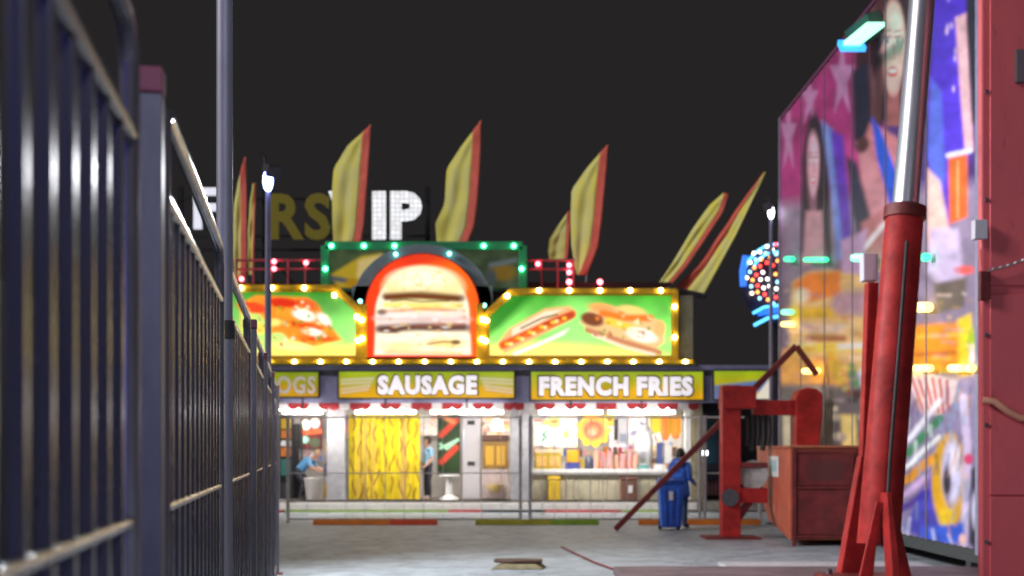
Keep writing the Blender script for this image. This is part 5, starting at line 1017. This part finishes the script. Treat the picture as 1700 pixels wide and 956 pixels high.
def standing(h=1.72, armf=0.0):
    s = h/1.72; J = dict(pelvis=(0,0,.93), chest=(0,.01,1.28), neck=(0,0,1.46), head=(0,-.02,1.55), shL=(.18,.01,1.38), elL=(.23,.03,1.10), wrL=(.22,-.06-armf,.86+armf*0.5), shR=(-.18,.01,1.38), elR=(-.23,.03,1.10), wrR=(-.22,-.06-armf,.86+armf*0.5),
        hipL=(.09,0,.88), knL=(.10,-.01,.48), anL=(.11,.02,.085), toL=(.13,-.13,.04), hipR=(-.09,0,.88), knR=(-.10,-.01,.48), anR=(-.11,.02,.085), toR=(-.13,-.13,.04))
    return {k: (v[0]*s, v[1]*s, v[2]*s) for k, v in J.items()}
sky_shirt = mat('sky_blue_shirt', (0.14, 0.40, 0.72), 0.75, grime=0.25, gscale=9); pale_shirt = mat('light_blue_shirt', (0.28, 0.55, 0.78), 0.75, grime=0.25, gscale=9)
dk_pants = mat('dark_trousers', (0.035, 0.035, 0.05), 0.8); shoe_p = mat('pale_shoes', (0.55, 0.40, 0.36), 0.6); shoe_d = mat('dark_shoes', (0.03, 0.03, 0.035), 0.5)
# standing cook, turned to the left
person('cook in a light blue shirt and dark trousers standing right of the yellow curtain', (X_(710, 33.0), 33.0, 0.29), standing(1.72, 0.12), (0, -1, 0), pale_shirt, dk_pants, shoe_p, R(-62), hair=mat('brown_hair', (0.05, 0.03, 0.02), 0.5))
# bending cook, turned to the right
JB = dict(pelvis=(0,.20,.78), chest=(0,-.06,1.05), neck=(0,-.22,1.16), head=(0,-.30,1.20), shL=(.17,-.12,1.10), elL=(.20,-.26,.86), wrL=(.16,-.44,.80), shR=(-.17,-.12,1.10), elR=(-.20,-.26,.86), wrR=(-.16,-.44,.78),
    hipL=(.09,.20,.74), knL=(.11,-.02,.42), anL=(.11,.14,.085), toL=(.13,-.02,.04), hipR=(-.09,.20,.74), knR=(-.11,-.02,.42), anR=(-.11,.14,.085), toR=(-.13,-.02,.04))
pb = person('cook in a bright blue shirt and tan cap bending over the white bucket', (X_(508, 33.1), 33.1, 0.29), JB, (0, -0.85, -0.45), sky_shirt, dk_pants, shoe_d, R(78), cap=mat('tan_cap', (0.42, 0.28, 0.16), 0.7))
# visitor in a long blue raincoat, back to the camera
yv = 25.3
JV = standing(1.66, 0.22)
pv = person('visitor with black hair in a royal blue jacket standing at the blue bin', (X_(1129, yv), yv, 0.0), JV, (0.1, -1, -0.3), mat('royal_blue_cloth', (0.05, 0.20, 0.80), 0.6, grime=0.35, gscale=7, gcol=(0.025, 0.10, 0.50)), mat('dark_teal_trousers', (0.02, 0.07, 0.16), 0.8), shoe_d, R(150), hair=hair_m, sleeve='long')
hood = MB().ball((0, 0, 0), 1, 18, 12); vs = [(v.x*0.15, v.y*0.08+0.10, v.z*0.10+1.37) for v in hood.v]; part('hood', MB().add(vs, hood.f), MATS['royal_blue_cloth'], pv, smooth=True, local=True)
ht = MB(); n = 32; rows = [(0.98, .185, .135), (0.84, .20, .15), (0.74, .215, .165), (0.66, .225, .175)]; vs = []; fs = []
for j, (z, rx, ry) in enumerate(rows):
    for k in range(n): a = 2*math.pi*k/n; f = 1+0.05*math.sin(6*a+j); vs.append((rx*f*math.cos(a), ry*f*math.sin(a)+0.005, z))
for j in range(3):
    for k in range(n): fs.append((j*n+k, j*n+(k+1) % n, (j+1)*n+(k+1) % n, (j+1)*n+k))
jk = part('jacket_hem', ht.add(vs, fs), MATS['royal_blue_cloth'], pv, smooth=True, local=True); q_ = jk.modifiers.new('t', 'SOLIDIFY'); q_.thickness = 0.014
bn = thing('wheelie_bin', 'bright blue plastic wheelie bin in front of the visitor in the blue jacket', 'bin', (X_(1113, 24.7), 24.7, 0))
bm_ = mat('bright_blue_plastic', (0.03, 0.16, 0.72), 0.35, grime=0.3, gscale=4, gcol=(0.02, 0.09, 0.48))
def ringz(z, w_, d): return [(-w_, -d, z), (w_, -d, z), (w_, d, z), (-w_, d, z)]
bd = MB().add(ringz(0.06, .20, .19)+ringz(0.95, .255, .25), [(0, 1, 5, 4), (1, 2, 6, 5), (2, 3, 7, 6), (3, 0, 4, 7), (3, 2, 1, 0), (4, 5, 6, 7)])
part('body', bd, bm_, bn, bevel=0.025, local=True)
for x in (-0.12, 0.0, 0.12): part('rib', MB().beam((x, -0.205, 0.12), (x*1.2, -0.252, 0.86), 0.035, 0.02), bm_, bn, bevel=0.006, local=True)
part('rim', MB().box((-.275, -.27, .95), (.275, .27, .99)), bm_, bn, bevel=0.012, local=True)
part('lid', MB().prism([(-.27, -.29, .995), (-.27, .28, .995), (-.27, .28, 1.03), (-.27, .0, 1.07), (-.27, -.29, 1.02)], (.54, 0, 0)), mat('deep_blue_plastic', (0.02, 0.10, 0.50), 0.35, grime=0.3), bn, bevel=0.015, local=True)
for x in (-.19, .19): part('wheel', MB().tube([(x-.03, .2, .11), (x+.03, .2, .11)], 0.11, 16), dark, bn, smooth=True, local=True)
part('label', MB().box((-0.06, -0.262, 0.62), (0.02, -0.243, 0.80)), white, bn, local=True)
